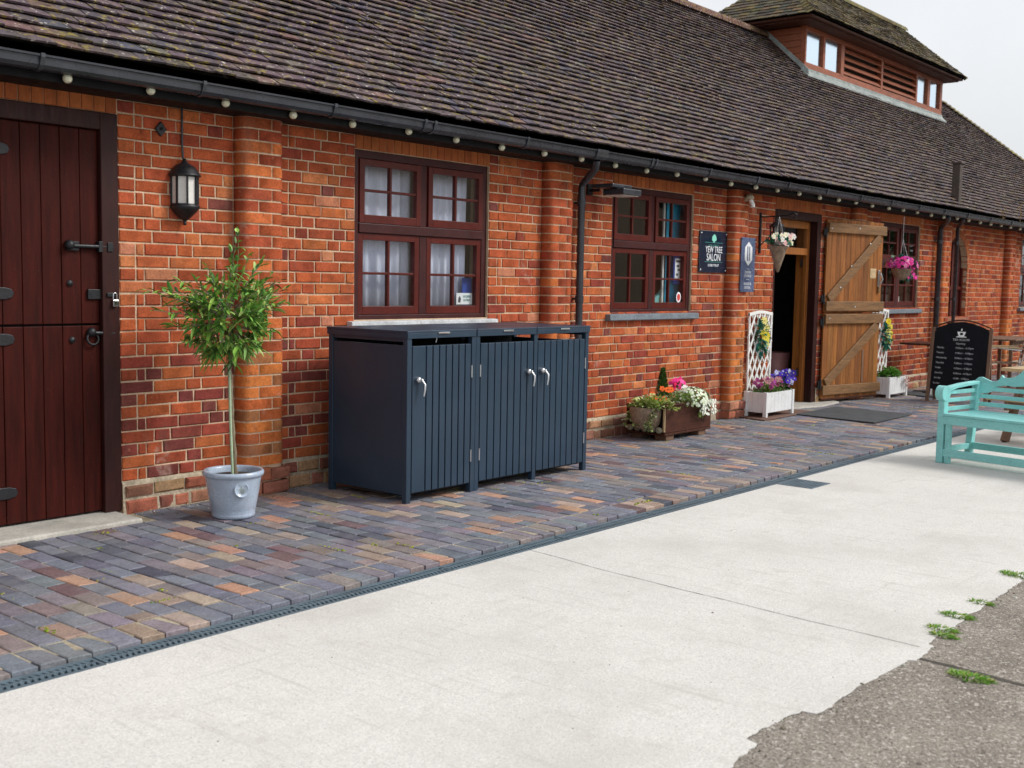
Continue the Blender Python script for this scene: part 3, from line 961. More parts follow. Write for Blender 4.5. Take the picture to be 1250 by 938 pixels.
tiles = []
OT = Vector((0, EY, EZ)) - nrm * .02
g, tw = .0945, .168
row, s = 0, 0.0
while s < SL - .02:
    off = (row % 2) * tw / 2
    x = BX0 - .35 + off
    while x < HX - s * math.cos(PITCH_R) - .05:
        yy = EY + s * math.cos(PITCH_R)
        if not (LX0 + .05 < x < LX1 - .05 and yy > LY0 + .03):
            und = .022 * noise.noise((x * .45, s * .6, 2)) + .008 * noise.noise((x * 2, s * 2, 5))
            c = vary(random.choices(TC, TW)[0], .17)
            tiles.append((x, s, c, und))
        x += tw
    s += g; row += 1


def tscore(t):
    p = OT + u * t[0] + vv * t[1]
    return px_size(p)


tiles.sort(key=lambda t: -tscore(t))
for i, t in enumerate(tiles[:300]):
    tile_geo(OT, u, vv, nrm, t[0], t[1], tw - .004, t[2], und=t[3]).build('roof_tile', 'roof_tile', roof)
mb = MB()
for t in tiles[300:]:
    m = tile_geo(OT, u, vv, nrm, t[0], t[1], tw - .004, t[2], und=t[3])
    off = len(mb.v)
    mb.v += m.v; mb.f += [tuple(off + i for i in f) for f in m.f]; mb.c += m.c; mb.s += m.s
mb.build('roof_tiling', 'roof_tile', roof, kind='stuff')
# ridge tiles
rx = BX0 - .3
while rx < LX0 + .3:
    m = MB()
    prof = [(RY + .125 * math.cos(t), RZ - .05 + .125 * math.sin(t)) for t in [i * math.pi / 8 for i in range(9)]]
    vs = [(rx + rnd(0, .004), a, b) for a, b in prof] + [(rx + .30, a, b) for a, b in prof]
    m.add(vs, [(i, i + 1, 10 + i, 9 + i) for i in range(8)], vary((.13, .07, .052), .2), True)
    m.build('ridge_tile', 'roof_tile', roof)
    rx += .31
# hip tiles down the end of the ridge
mb = MB()
for i in range(46):
    t = i / 46
    p = Vector((RX_END + t * (HX - RX_END), RY - t * (RY - EY), RZ - t * (RZ - EZ)))
    d = Vector((HX - RX_END, -(RY - EY), -(RZ - EZ))).normalized()
    sd = d.cross(Vector((0, 0, 1))).normalized(); nn_ = sd.cross(d)
    c = vary(random.choice([(.17, .14, .06), (.13, .1, .06), (.21, .17, .07)]), .2)
    a, b, h = p + d * .12 + nn_ * .07, p - d * .05 + nn_ * .03, .13
    mb.add([a, a + sd * h - nn_ * .07, b + sd * h - nn_ * .07, b, a - sd * h - nn_ * .07, b - sd * h - nn_ * .07], [(0, 1, 2, 3), (0, 3, 5, 4)], c)
mb.build('hip_tiles', 'roof_tile', roof, kind='stuff')
# lead flashing round the lantern
fl = MB()
fz = lambda y: EZ + (y - EY) * math.tan(PITCH_R)
fl.prism([(LY0 - .11, fz(LY0 - .11) + .035), (LY0 - .016, fz(LY0) + .03), (LY0 - .016, fz(LY0) + .07), (LY0 + .02, fz(LY0) + .07), (LY0 + .02, fz(LY0)), (LY0 - .11, fz(LY0 - .11) + .015)], LX0 - .06, LX1 + .06, 'x')
fl.prism([(LY0 - .1, fz(LY0 - .1) + .03), (RY, fz(RY) + .04), (RY, fz(RY) + .13), (LY0 - .1, fz(LY0 - .1) + .12)], LX0 - .03, LX0 - .006, 'x')
fl.build('lead_flashing', 'lead_grey', roof)

# ---------------------------------------------------------------- roof lantern
LT = 5.66                              # underside of lantern eaves
lan = MB()
LZ0 = fz(LY0) - .03
lan.box(13.5, 16.8, LY0 + .08, 2 * RY - LY0 - .08, LZ0, LT + .05)
lant = lan.build('roof_lantern', 'interior', barn)
for k in range(6):
    z = 5.05 + k * .105
    boxpart('weatherboard', 'lantern_timber', lant, (LX0 - .004, LX0 + .07, LY0 + .05, 2 * RY - LY0, z, z + .1), .004)
    boxpart('weatherboard', 'lantern_timber', lant, (LX1 - .07, LX1 + .004, LY0 + .05, 2 * RY - LY0, z, z + .1), .004)
boxpart('weatherboard', 'lantern_timber', lant, (LX0 - .006, LX1 + .006, LY0 - .012, LY0 + .07, fz(LY0) + .06, 5.12), .004)
boxpart('lantern_rail', 'lantern_timber', lant, (LX0, LX1, LY0 - .02, LY0 + .07, 5.62, LT + .06), .004)
lw = [(12.05, 12.67), (12.75, 13.37), (16.88, 17.42), (17.55, 18.1)]
posts = [LX0, 12.67, 13.37, 15.1, 16.80, 17.42, 18.1]
for a in posts:
    b = {LX0: 12.05, 12.67: 12.75, 13.37: 13.5, 15.1: 15.18, 16.80: 16.88, 17.42: 17.55, 18.1: LX1}[a]
    boxpart('lantern_post', 'lantern_timber', lant, (a, b, LY0 - .015, LY0 + .07, 5.10, 5.62), .003)
for a in posts:
    b = {LX0: 12.05, 12.67: 12.75, 13.37: 13.5, 15.1: 15.18, 16.80: 16.88, 17.42: 17.55, 18.1: LX1}[a]
    boxpart('lantern_post', 'lantern_timber', lant, (a, b, 2 * RY - LY0 - .07, 2 * RY - LY0 + .015, 5.10, 5.62), .003)
boxpart('lantern_rail', 'lantern_timber', lant, (LX0, LX1, 2 * RY - LY0 - .07, 2 * RY - LY0 + .02, 5.56, LT + .03), .004)
boxpart('weatherboard', 'lantern_timber', lant, (LX0, LX1, 2 * RY - LY0 - .07, 2 * RY - LY0 + .012, 4.95, 5.12), .004)
boxpart('lantern_floor', 'interior', lant, (LX0 + .08, LX1 - .08, LY0 + .075, 2 * RY - LY0 - .075, 4.98, 5.0))
for a, b in lw:
    boxpart('lantern_pane', 'coated_glass', lant, (a, b, LY0 + .03, LY0 + .036, 5.10, 5.62))
    boxpart('sky_stand_in', 'sky_stand_in_pale', lant, (a, b, LY0 + .06, LY0 + .064, 5.10, 5.62))  # pale panel added behind each pane to stand in for bright reflected sky
for a, b in ((13.5, 15.1), (15.18, 16.80)):
    for k in range(4):
        z = 5.13 + k * .122
        M = Matrix.Translation((0, LY0 + .02, z + .05)) @ Matrix.Rotation(R(-42), 4, 'X')
        MB().box(a, b, -.008, .008, -.062, .062, M=M).build('louvre', 'lantern_timber', lant, .003)
LEY, LEX0, LEX1, LEZ = 1.73, 11.52, 18.53, 5.76
LRX0, LRX1 = 12.7, 17.75
lp = math.atan2(6.75 - LEZ, RY - LEY)
LRZ = LEZ + (RY - LEY) * math.tan(lp)
BY = 2 * RY - LEY
ld = MB()
ld.add([(LEX0, LEY, LEZ), (LEX1, LEY, LEZ), (LRX1, RY, LRZ), (LRX0, RY, LRZ), (LEX0, BY, LEZ), (LEX1, BY, LEZ)],
       [(0, 1, 2, 3), (0, 3, 4), (1, 5, 2), (3, 2, 5, 4)])
ld.build('lantern_roof_deck', 'roof_deck', lant)
boxpart('lantern_eaves', 'dark_wood', lant, (LEX0 + .03, LEX1 - .03, LEY + .03, BY - .03, LEZ - .05, LEZ - .01), .01)
boxpart('lantern_soffit', 'dark_wood', lant, (LEX0 + .1, LEX1 - .1, LEY + .1, BY - .1, LEZ - .075, LEZ - .05))
ltm = MB()
LTC = [(.12, .10, .075), (.10, .085, .065), (.15, .125, .08), (.09, .08, .065), (.17, .13, .07)]
lvv = Vector((0, math.cos(lp), math.sin(lp))); ln = Vector((0, -math.sin(lp), math.cos(lp)))
SLl = (RY - LEY) / math.cos(lp)
s, row = -.03, 0
while s < SLl:
    f = max(0, s / SLl)
    f2 = max(0, min(1, (s + .07) / SLl)); lo_, hi_ = LEX0 + f2 * (LRX0 - LEX0), LEX1 - f2 * (LEX1 - LRX1)
    x = LEX0 + f * (LRX0 - LEX0) + (row % 2) * .08
    while x < LEX1 - f * (LEX1 - LRX1) + .1:
        m = tile_geo(Vector((0, LEY, LEZ + .01)), Vector((1, 0, 0)), lvv, ln, x, s, .16, vary(random.choice(LTC), .2), und=.012 * noise.noise((x * 2, s * 2, 1)) + .05 * (1 - f) ** 4 * .4, lo=lo_, hi=hi_, lift=.028)
        o_ = len(ltm.v); ltm.v += m.v; ltm.f += [tuple(o_ + i for i in q) for q in m.f]; ltm.c += m.c; ltm.s += m.s
        x += .165
    s += .1; row += 1
for (X0, X1, sg) in ((LEX0, LRX0, 1), (LEX1, LRX1, -1)):
    run = abs(X1 - X0); hp = math.atan2(LRZ - LEZ, run)
    hv = Vector((sg * math.cos(hp), 0, math.sin(hp))); hn = Vector((-sg * math.sin(hp), 0, math.cos(hp)))
    s, row = -.03, 0
    S = run / math.cos(hp)
    while s < S:
        f = max(0, s / S)
        f2 = max(0, min(1, (s + .07) / S)); la, lb_ = LEY + f2 * (RY - LEY), BY - f2 * (BY - RY)
        y = LEY + f * (RY - LEY) + (row % 2) * .08
        while y < BY - f * (BY - RY) + .1:
            m = tile_geo(Vector((X0, 0, LEZ + .01)), Vector((0, -sg, 0)), hv, hn, -sg * y, s, .16, vary(random.choice(LTC), .2), lift=.026, lo=min(-sg * la, -sg * lb_), hi=max(-sg * la, -sg * lb_))
            o_ = len(ltm.v); ltm.v += m.v; ltm.f += [tuple(o_ + i for i in q) for q in m.f]; ltm.c += m.c; ltm.s += m.s
            y += .165
        s += .1; row += 1
for (X0, X1) in ((LEX0, LRX0), (LEX1, LRX1)):
    for i in range(17):
        t = i / 16.5
        A, B = Vector((X0, LEY, LEZ + .03)), Vector((X1, RY, LRZ + .02))
        d = (A - B).normalized(); p = A.lerp(B, t)
        sd_ = d.cross(Vector((0, 0, 1))).normalized(); n2 = sd_.cross(d)
        if n2.z < 0: n2 = -n2
        a, b, h = p + d * .05 + n2 * .022, p - d * .07 + n2 * .008, .09
        ltm.add([a, a + sd_ * h - n2 * .05, b + sd_ * h - n2 * .05, b, a - sd_ * h - n2 * .05, b - sd_ * h - n2 * .05], [(0, 1, 2, 3), (0, 3, 5, 4)], vary(random.choice([(.18, .15, .06), (.14, .11, .06)]), .2))
ltm.build('lantern_tiling', 'lantern_tile', lant, kind='stuff')
rx = LRX0 - .05
while rx < LRX1:
    m = MB()
    prof = [(RY + .11 * math.cos(t), LRZ - .04 + .11 * math.sin(t)) for t in [i * math.pi / 8 for i in range(9)]]
    m.add([(rx, a, b) for a, b in prof] + [(rx + .3, a, b) for a, b in prof], [(i, i + 1, 10 + i, 9 + i) for i in range(8)], vary((.15, .12, .06), .2), True)
    m.build('ridge_tile', 'lantern_tile', lant)
    rx += .31

flue = MB().tube([(9.95, 3.15, 5.2), (9.95, 3.15, 6.4)], .11, 16).build('flue_pipe', 'black_iron', barn)
MB().tube([(9.95, 3.15, 6.42), (9.95, 3.15, 6.48)], .15, 16).build('flue_cap', 'black_iron', flue)
vp = MB().box(12.56, 12.68, -.3, -.18, 2.80, 3.42).build('vent_post', 'brown_pipe', barn, .01)
boxpart('post_cap', 'brown_pipe', vp, (12.54, 12.70, -.32, -.16, 3.42, 3.45), .005)


# ---------------------------------------------------------------- windows
def window(x0, x1, z0, z1, sill_mat, sill_lab=None):
    fw, y0, y1 = .06, .03, .13
    zt = z0 + (z1 - z0) * .545
    xm = (x0 + x1) / 2
    f = MB()
    f.box(x0 - .004, x0 + fw, y0, y1, z0, z1).box(x1 - fw, x1 + .0045, y0, y1, z0, z1)
    f.box(x0 + fw, x1 - fw, y0, y1, z1 - fw, z1).box(x0 + fw, x1 - fw, y0, y1, z0, z0 + .035)
    f.box(x0 + fw, x1 - fw, y0 - .012, y1, zt - .035, zt + .035)
    f.box(xm - .04, xm + .04, y0 + .004, y1, z0 + .035, zt - .035).box(xm - .04, xm + .04, y0 + .004, y1, zt + .035, z1 - fw)
    w = bpy.data.objects.new('window', None); COL.objects.link(w); w.parent = barn
    f.build('frame', 'window_frame_paint', w, .004)
    for (a, b) in ((x0 + fw + .003, xm - .043), (xm + .043, x1 - fw - .003)):
        for (c, d, yo) in ((z0 + .038, zt - .038, .035), (zt + .038, z1 - fw - .003, .018)):
            m = MB()
            sw = .05
            m.box(a, a + sw, yo, yo + .045, c, d).box(b - sw, b, yo, yo + .045, c, d)
            m.box(a + sw, b - sw, yo, yo + .045, d - sw, d).box(a + sw, b - sw, yo, yo + .045, c, c + sw * 1.25)
            gm, gz = (a + b) / 2, (c + sw * 1.25 + d - sw) / 2
            m.box(gm - .011, gm + .011, yo + .006, yo + .04, c + sw * 1.25, d - sw)
            m.box(a + sw, gm - .011, yo + .007, yo + .039, gz - .01, gz + .01).box(gm + .011, b - sw, yo + .007, yo + .039, gz - .01, gz + .01)
            m.build('sash', 'window_sash_paint', w, .003)
            for (pa, pb) in ((a + sw, gm - .011), (gm + .011, b - sw)):
                for (pc, pd) in ((c + sw * 1.25, gz - .01), (gz + .01, d - sw)):
                    M = Matrix.Translation(((pa + pb) / 2, yo + .022, (pc + pd) / 2)) @ Matrix.Rotation(rnd(-.006, .006), 4, 'Z') @ Matrix.Rotation(rnd(-.006, .006), 4, 'X')
                    hx, hz = (pb - pa) / 2 + .003, (pd - pc) / 2 + .003
                    MB().add([(-hx, 0, -hz), (hx, 0, -hz), (hx, 0, hz), (-hx, 0, hz)], [(0, 1, 2, 3)], None, False, M).build('pane', 'window_glass', w)
    sl = MB().prism([(.12, z0 - .001), (-.055, z0 - .012), (-.06, z0 - .068), (-.045, z0 - .075), (.12, z0 - .075)], x0 - .075, x1 + .075, 'x')
    sl.build('sill', sill_mat, w, .005)
    # plastered reveal inside keeps the opening closed round the frame
    return w


W1 = window(*OPEN['w1'], 'pale_stone'); W2 = window(*OPEN['w2'], 'slate'); W3 = window(*OPEN['w3'], 'slate'); W4 = window(*OPEN['w4'], 'slate')

# arched recess
ar = bpy.data.objects.new('arched_window', None); COL.objects.link(ar); ar.parent = barn
pts = [(ARC[0] + ARC[2] * math.cos(t), ARC[1] + ARC[2] * math.sin(t)) for t in [i * math.pi / 16 for i in range(17)]]
MB().prism([(ARC[0] + ARC[2], arch_sill)] + pts + [(ARC[0] - ARC[2], arch_sill)], .098, .2, 'y').build('shutter', 'window_frame_paint', ar)
m = MB().box(ARC[0] - ARC[2], ARC[0] - ARC[2] + .06, .062, .098, arch_sill, ARC[1]).box(ARC[0] + ARC[2] - .06, ARC[0] + ARC[2], .062, .098, arch_sill, ARC[1])
m.box(ARC[0] - .03, ARC[0] + .03, .072, .098, arch_sill, ARC[1] + ARC[2] - .02).box(ARC[0] - ARC[2] + .06, ARC[0] - .03, .072, .0975, 1.5, 1.55).box(ARC[0] + .03, ARC[0] + ARC[2] - .06, .072, .0975, 1.5, 1.55)
m.build('frame', 'window_sash_paint', ar, .003)
MB().prism([(.12, arch_sill + .02), (-.05, arch_sill - .01), (-.05, arch_sill - .08), (.12, arch_sill - .08)], ARC[0] - .56, ARC[0] + .56, 'x').build('sill', 'terracotta', ar, .006)

# ---------------------------------------------------------------- stable door (left)
sd = bpy.data.objects.new('stable_door', None); COL.objects.link(sd); sd.parent = barn
dx0, dx1, _, dzt = OPEN['door']
boxpart('door_frame', 'door_frame_paint', sd, (dx1 - .115, dx1, -.004, .12, .02, dzt), .006)
boxpart('door_frame', 'door_frame_paint', sd, (dx0, dx0 + .1, -.004, .12, .02, dzt), .006)
boxpart('door_frame', 'door_frame_paint', sd, (dx0 + .1, dx1 - .115, -.006, .12, dzt - .105, dzt), .006)
for (za, zb) in ((.035, 1.185), (1.197, dzt - .108)):
    x = dx1 - .118
    k = 0
    while x > dx0 + .1:
        w = .121 + rnd(-.003, .003)
        xa = max(x - w, dx0 + .1)
        boxpart('plank', 'stable_door_paint', sd, (xa + .0035, x, .030 + rnd(-.001, .001), .07, za + rnd(0, .003), zb), .004)
        x -= w; k += 1
boxpart('door_backing', 'black_paint', sd, (dx0 + .09, dx1 - .1, .07, .09, .03, dzt - .1))
for z in (.221, 1.113, 1.378, 2.195):
    xa = -2.12 if z < 2 else -2.13
    MB().prism([(-2.72, z - .04), (-2.72, z + .04), (xa - .05, z + .034), (xa - .012, z + .024), (xa, z), (xa - .012, z - .024), (xa - .05, z - .034)], .019, .031, 'y').build('strap_hinge', 'black_iron', sd, .003)
bt = MB().box(-1.80, -1.72, .012, .028, 1.635, 1.69).tube([(-1.79, .008, 1.663), (-1.50, .008, 1.663)], .013, 10).box(-1.60, -1.575, -.006, .028, 1.63, 1.695).box(-1.545, -1.51, -.012, .02, 1.635, 1.69)
bt.sphere((-1.785, .004, 1.668), .03, 12, 8); bt.build('slide_bolt', 'black_iron', sd, .002)
MB().box(-1.665, -1.555, .014, .03, 1.345, 1.405).box(-1.555, -1.49, -.016, -.006, 1.36, 1.385).box(-1.56, -1.535, .0, .03, 1.34, 1.41).build('hasp', 'black_iron', sd, .003)
MB().lathe([(.034, -.008), (.046, 0), (.034, .008), (.03, 0), (.034, -.008)], n=24, M=Matrix.Translation((-1.64, .012, 1.105)) @ Matrix.Rotation(R(80), 4, 'X')).sphere((-1.645, .018, 1.145), .028, 12, 8).tube([(-1.63, .012, 1.14), (-1.50, .006, 1.135)], .012, 8).box(-1.56, -1.535, .0, .03, 1.11, 1.165).build('ring_latch', 'black_iron', sd)
for (hx, hz) in ((-1.775, 1.44), (-1.765, 1.10)):
    MB().lathe([(.0005, -.012), (.018, -.01), (.02, 0)], n=14, M=Matrix.Translation((hx, .03, hz)) @ Matrix.Rotation(R(-90), 4, 'X')).build('stud', 'black_iron', sd)
pd_ = thing('padlock', 'small silver padlock hanging from the stable door hasp', 'padlock', (-1.505, -.018, 1.30))
boxpart('lock_body', 'chrome', pd_, (-.018, .018, -.011, .011, 0, .042), .004)
MB().tube([(-.012, 0, .04)] + [(-.012 * math.cos(t), 0, .072 + .012 * math.sin(t)) for t in [i * math.pi / 8 for i in range(9)]] + [(.012, 0, .04)], .0038, 8).build('shackle', 'chrome', pd_)

# ---------------------------------------------------------------- doorway with open leaf
dw = bpy.data.objects.new('doorway', None); COL.objects.link(dw); dw.parent = barn
ox0, ox1, _, ozt = OPEN['way']
boxpart('outer_frame', 'door_frame_paint', dw, (ox1 - .11, ox1, -.004, .10, .02, ozt), .005)
boxpart('outer_frame', 'door_frame_paint', dw, (ox0, ox0 + .03, .0, .10, .02, ozt), .003)
boxpart('outer_frame', 'door_frame_paint', dw, (ox0 + .03, ox1 - .11, -.006, .10, ozt - .10, ozt), .005)
boxpart('inner_frame', 'pine', dw, (ox1 - .11, ox1 - .03, .101, .28, .02, ozt - .1), .004)
boxpart('inner_frame', 'pine', dw, (ox1 - .135, ox1 - .11, .12, .165, .02, ozt - .1), .003)
boxpart('inner_frame', 'pine', dw, (ox0 + .03, ox0 + .09, .101, .28, .02, ozt - .1), .004)
boxpart('inner_frame', 'pine', dw, (ox0 + .09, ox1 - .135, .101, .19, ozt - .19, ozt - .1), .004)
boxpart('inner_frame', 'pine', dw, (ox0 + .09, ox1 - .135, .101, .19, 1.90, 1.985), .004)
MB().add([(ox0 + .09, .145, 1.985), (ox1 - .135, .145, 1.985), (ox1 - .135, .150, ozt - .19), (ox0 + .09, .150, ozt - .19)], [(0, 1, 2, 3)]).build('fanlight_pane', 'window_glass', dw)
for z in (.35, 1.75):
    boxpart('butt_hinge', 'steel', dw, (ox1 - .139, ox1 - .1355, .17, .2, z, z + .1))

leaf = thing('open_stable_door', 'two-part ledged and braced oak stable door standing open by the doorway', 'door', (8.50, -.04, 0), -R(11.5))
# local x along the leaf, y = 0 the face towards the yard is negative y
for (za, zb, nm) in ((.085, 1.165, 'lower'), (1.175, 2.335, 'upper')):
    x = 0
    while x < 1.235:
        w = .103
        b = min(x + w, 1.24)
        c = vary(random.choice([(.23, .082, .017), (.27, .098, .02), (.19, .066, .015), (.29, .112, .025)]), .12)
        z_b = zb - (0 if nm == 'lower' else 0)
        MB().box(x + .0025, b, -.012, .012, za - (.0 if nm == 'upper' else rnd(.02, .03)), z_b + (rnd(.03, .05) if nm == 'upper' else 0), c).build('plank', 'oak_plank', leaf, .003)
        x += w
    for (ra, rb) in ((za + .02, za + .145), (zb - .135, zb - .01)):
        boxpart('ledge', 'oak_rail', leaf, (.0 if nm == 'lower' else .0, 1.27, -.048, -.0125, ra, rb), .008)
    a, b = Vector((.06, -.028, za + .17)), Vector((1.15, -.028, zb - .16))
    MB().beam(a, b, .13, .03, side=(0, 0, 1)).build('brace', 'oak_rail', leaf, .008)
boxpart('stop_batten', 'mid_wood', leaf, (.86, .90, -.02, -.0125, .24, .68), .003)
boxpart('latch_plate', 'pale_wood', leaf, (.97, 1.10, -.016, -.0125, 1.63, 1.76))
MB().box(1.135, 1.18, -.03, -.0125, 1.52, 1.74).tube([(1.16, -.05, 1.70), (1.17, -.075, 1.62), (1.16, -.05, 1.56)], .01, 8).build('thumb_latch', 'steel', leaf, .003)
MB().box(1.14, 1.19, -.04, -.0125, 1.44, 1.52).build('latch_block', 'oak_rail', leaf, .004)
for (x, z) in ((.62, 1.25), (.65, 2.27), (.05, 2.25), (.08, 1.1), (.5, 1.78), (.28, 1.5), (.9, 2.08)):
    MB().lathe([(.0005, -.004), (.009, -.003), (.011, 0)], n=10, M=Matrix.Translation((x, -.048, z)) @ Matrix.Rotation(R(-90), 4, 'X')).build('bolt_head', 'steel', leaf)
for z in (.25, 1.05, 1.35, 2.2):
    MB().box(-.07, .0, -.02, -.002, z - .04, z + .04).tube([(-.03, -.02, z - .07), (-.03, -.02, z + .07)], .014, 10).build('hinge_pin', 'black_iron', leaf, .002)
boxpart('drip_board', 'dark_wood', leaf, (.01, 1.23, -.02, .02, .035, .06), .004)

# ================================================================== bin store
bn = thing('bin_store', 'dark blue-grey metal triple wheelie bin store under the curtained window', 'bin store', (0, -1.044, 0))
BW, BD, BH = 2.04, .80, 1.16
def post(x, y, w=.042, d=.042): boxpart('post', 'bin_metal', bn, (x, x + w, y, y + d, 0, BH - .048), .003)
for x in (.006, .644, .688, 1.342, BW - .048): post(x, .006)
for x in (.006, .665, 1.342, BW - .048): post(x, BD - .05)
sp = MB()
sp.box(.012, .040, .048, BD - .05, .055, 1.062).build('side_panel', 'bin_metal', bn, .002)
MB().box(BW - .04, BW - .012, .048, BD - .05, .055, 1.04).build('side_panel', 'bin_metal', bn, .002)
for x in (.012, BW - .04): boxpart('side_rail', 'bin_metal', bn, (x, x + .028, .048, BD - .05, 1.085, BH - .049), .002)
boxpart('back_panel', 'bin_inside', bn, (.048, BW - .048, BD - .036, BD - .012, .055, 1.105))
for a in (.665, 1.362): boxpart('divider', 'bin_inside', bn, (a, a + .012, .06, BD - .06, .06, 1.03))
boxpart('base_tray', 'bin_inside', bn, (.048, BW - .048, .05, BD - .05, .05, .065))
mods = [(.0, .684), (.690, 1.362), (1.366, BW)]
for i, (a, b) in enumerate(mods):
    l = boxpart('lid', 'bin_metal', bn, (a + (0 if i else -.004), b - .003 if i < 2 else b + .004, -.004, BD + .004, BH - .016, BH), .003)
    boxpart('lid_apron', 'bin_metal', l, (a + .001, b - .004 if i < 2 else b, -.002, .010, BH - .052, BH - .016), .002)
    if i == 0: boxpart('lid_apron', 'bin_metal', l, (a - .002, a + .010, .010, BD, BH - .052, BH - .016), .002)
    if i == 2: boxpart('lid_apron', 'bin_metal', l, (b - .010, b + .002, .010, BD, BH - .052, BH - .016), .002)
    hx = (a + b) / 2 + .0
    boxpart('lid_handle', 'chrome', l, (hx - .055, hx + .055, -.012, -.0025, BH - .026, BH - .013), .002)
    boxpart('shelf_lip', 'bin_inside', bn, (a + .05, b - .05, .3, .32, BH - .075, BH - .05))
doors_ = [(.052, .640, 'L'), (.735, 1.338, 'R'), (1.388, 1.988, 'L')]
for i, (a, b, hs_) in enumerate(doors_):
    d = bpy.data.objects.new('door', None); COL.objects.link(d); d.parent = bn
    boxpart('door_sheet', 'bin_metal', d, (a, b, .022, .030, .065, 1.058))
    ns_ = 7
    ew = .125 if hs_ == 'L' else .07
    edges = [a, a + (.135 if i == 0 else .085)]
    w = (b - edges[1]) / 7
    for k in range(7): edges.append(edges[1] + w * (k + 1))
    for (e0, e1) in zip(edges[:-1], edges[1:]):
        boxpart('slat', 'bin_metal', d, (e0 + .006, e1 - .005, .008, .0225, .068, 1.055), .002)
    lx = {0: a + .058, 1: b - .06, 2: a + .055}[i]
    lk = MB()
    for (dx, dz, rr) in ((-.010, 0, .021), (.016, -.002, .012)):
        lk.lathe([(.0005, -.03), (rr * .8, -.03), (rr, -.02), (rr, .0)], n=16, M=Matrix.Translation((lx + dx, .008, .83 + dz)) @ Matrix.Rotation(R(-90), 4, 'X'))
    lk.tube([(lx + .016, -.014, .826), (lx + .024, -.034, .80), (lx + .020, -.038, .765), (lx + .010, -.038, .722)], [.008, .009, .009, .007], 10)
    lk.build('handle', 'steel', d)
    hx = {0: b + .002, 1: a - .002, 2: b + .002}[i]
    for hz in (.82, .22):
        MB().tube([(hx, .004, hz), (hx, .004, hz + .085)], .0065, 8).box(hx - .006, hx + .006, .004, .012, hz + .005, hz + .08).build('hinge', 'steel', d)
mb = MB().tube([(.3, .03, 1.075), (.31, .03, 1.1), (.3, .03, 1.11)], .004, 6)
mb.build('lid_chain', 'steel', bn)

# ================================================================== potted standard tree
pt = thing('potted_tree', 'clipped standard shrub with slender green leaves in a pale blue glazed pot', 'potted tree', (-1.03, -.555, 0))
pot = MB().lathe([(r_ * .83, z_ * 1.03) for r_, z_ in [(.001, .004), (.148, .004), (.158, .012), (.160, .028), (.157, .033), (.162, .040), (.160, .046), (.165, .055), (.190, .16), (.207, .25), (.208, .253), (.222, .258),
                  (.228, .270), (.226, .283), (.217, .290), (.205, .289), (.198, .278), (.194, .25)]], n=48).build('pot', 'glazed_pot', pt)
MB().lathe([(.163, .255), (.10, .268), (.04, .272), (.001, .272)], n=30).build('soil', 'soil', pt)
# round tree badge on the pot, on the side that looks to the yard
va = math.atan2(CAM_POS.y + .555, CAM_POS.x + 1.03) + .30
bm = Matrix.Rotation(va, 4, 'Z') @ Matrix.Translation((.1665, 0, .195)) @ Matrix.Rotation(R(81), 4, 'Y')
bd = MB().lathe([(.0005, .002), (.039, .002), (.041, .0055), (.045, .0055), (.047, .001), (.047, -.004)], n=32, M=bm)
bd.build('badge', 'glazed_pot', pot)
tr = MB()
for (x0, y0, x1, y1, w) in [(-.028, 0, -.006, 0, .0045), (-.028, -.009, -.028, .009, .002)] + [(-.008, 0, -.008 + .036 * math.cos(q_), .030 * math.sin(q_), .0018) for q_ in (-1.5, -1.15, -.85, -.55, -.28, 0, .28, .55, .85, 1.15, 1.5)]:
    tr.beam((-x0, y0, .0035), (-x1, y1, .0035), w, .003, side=(0, 1, 0))
tr.v = [tuple(bm @ Vector((-v[0], v[1], v[2]))) for v in tr.v]
tr.build('badge_tree', 'lead_grey', pot)
trunk_pts = [(.012, 0, .24), (.006, .0, .40), (-.006, .004, .58), (-.012, .006, .75), (-.02, .004, .92), (-.018, 0, 1.05)]
MB().tube([(x_ + .003 * math.sin(i_ * 1.9), y_ + .003 * math.cos(i_ * 2.3), z_) for i_, (x_, y_, z_) in enumerate([Vector(trunk_pts[min(4, k_ // 4)]).lerp(Vector(trunk_pts[min(4, k_ // 4) + 1]), (k_ % 4) / 4) for k_ in range(20)])], [.0175 - .0002 * k_ + .0018 * math.sin(k_ * 2.6) for k_ in range(20)], 10).build('trunk', 'bark', pt)
MB().tube([(-.018, -.018, .24), (-.03, -.014, .6), (-.036, -.012, .96)], .0085, 8).build('stake', 'cane', pt)
crown, tw_ = MB(), MB()
LEAFC = [(.11, .27, .04), (.16, .34, .05), (.06, .16, .03), (.25, .44, .07), (.38, .52, .13), (.20, .38, .07), (.09, .22, .04)]


def twig(p0, d, L, nleaf, ll, dark=False):
    p = Vector(p0); d = Vector(d).normalized()
    pts = [p.copy()]
    for i in range(4):
        d = (d + Vector((rnd(-.16, .16), rnd(-.16, .16), rnd(-.06, .12)))).normalized()
        p = p + d * (L / 4); pts.append(p.copy())
    tw_.tube(pts, [.0045, .004, .003, .0025, .0015], 5)
    for k in range(nleaf):
        t = (.30 + .7 * (k / max(1, nleaf - 1))) * 4
        i = min(3, int(t)); q = pts[i].lerp(pts[i + 1], t - i)
        dd = (pts[i + 1] - pts[i]).normalized()
        rad = Vector((rnd(-1, 1), rnd(-1, 1), rnd(-.7, 1))).normalized()
        ld_ = (dd * rnd(.35, 1.0) + rad * rnd(.5, 1.0)).normalized()
        crown.leaf(q, ld_, (rnd(-.4, .4), rnd(-.4, .4), 1), ll * rnd(.55, 1.3), .0235 * rnd(.7, 1.25), vary(random.choice(LEAFC), .2), .22, rnd(.05, .35))


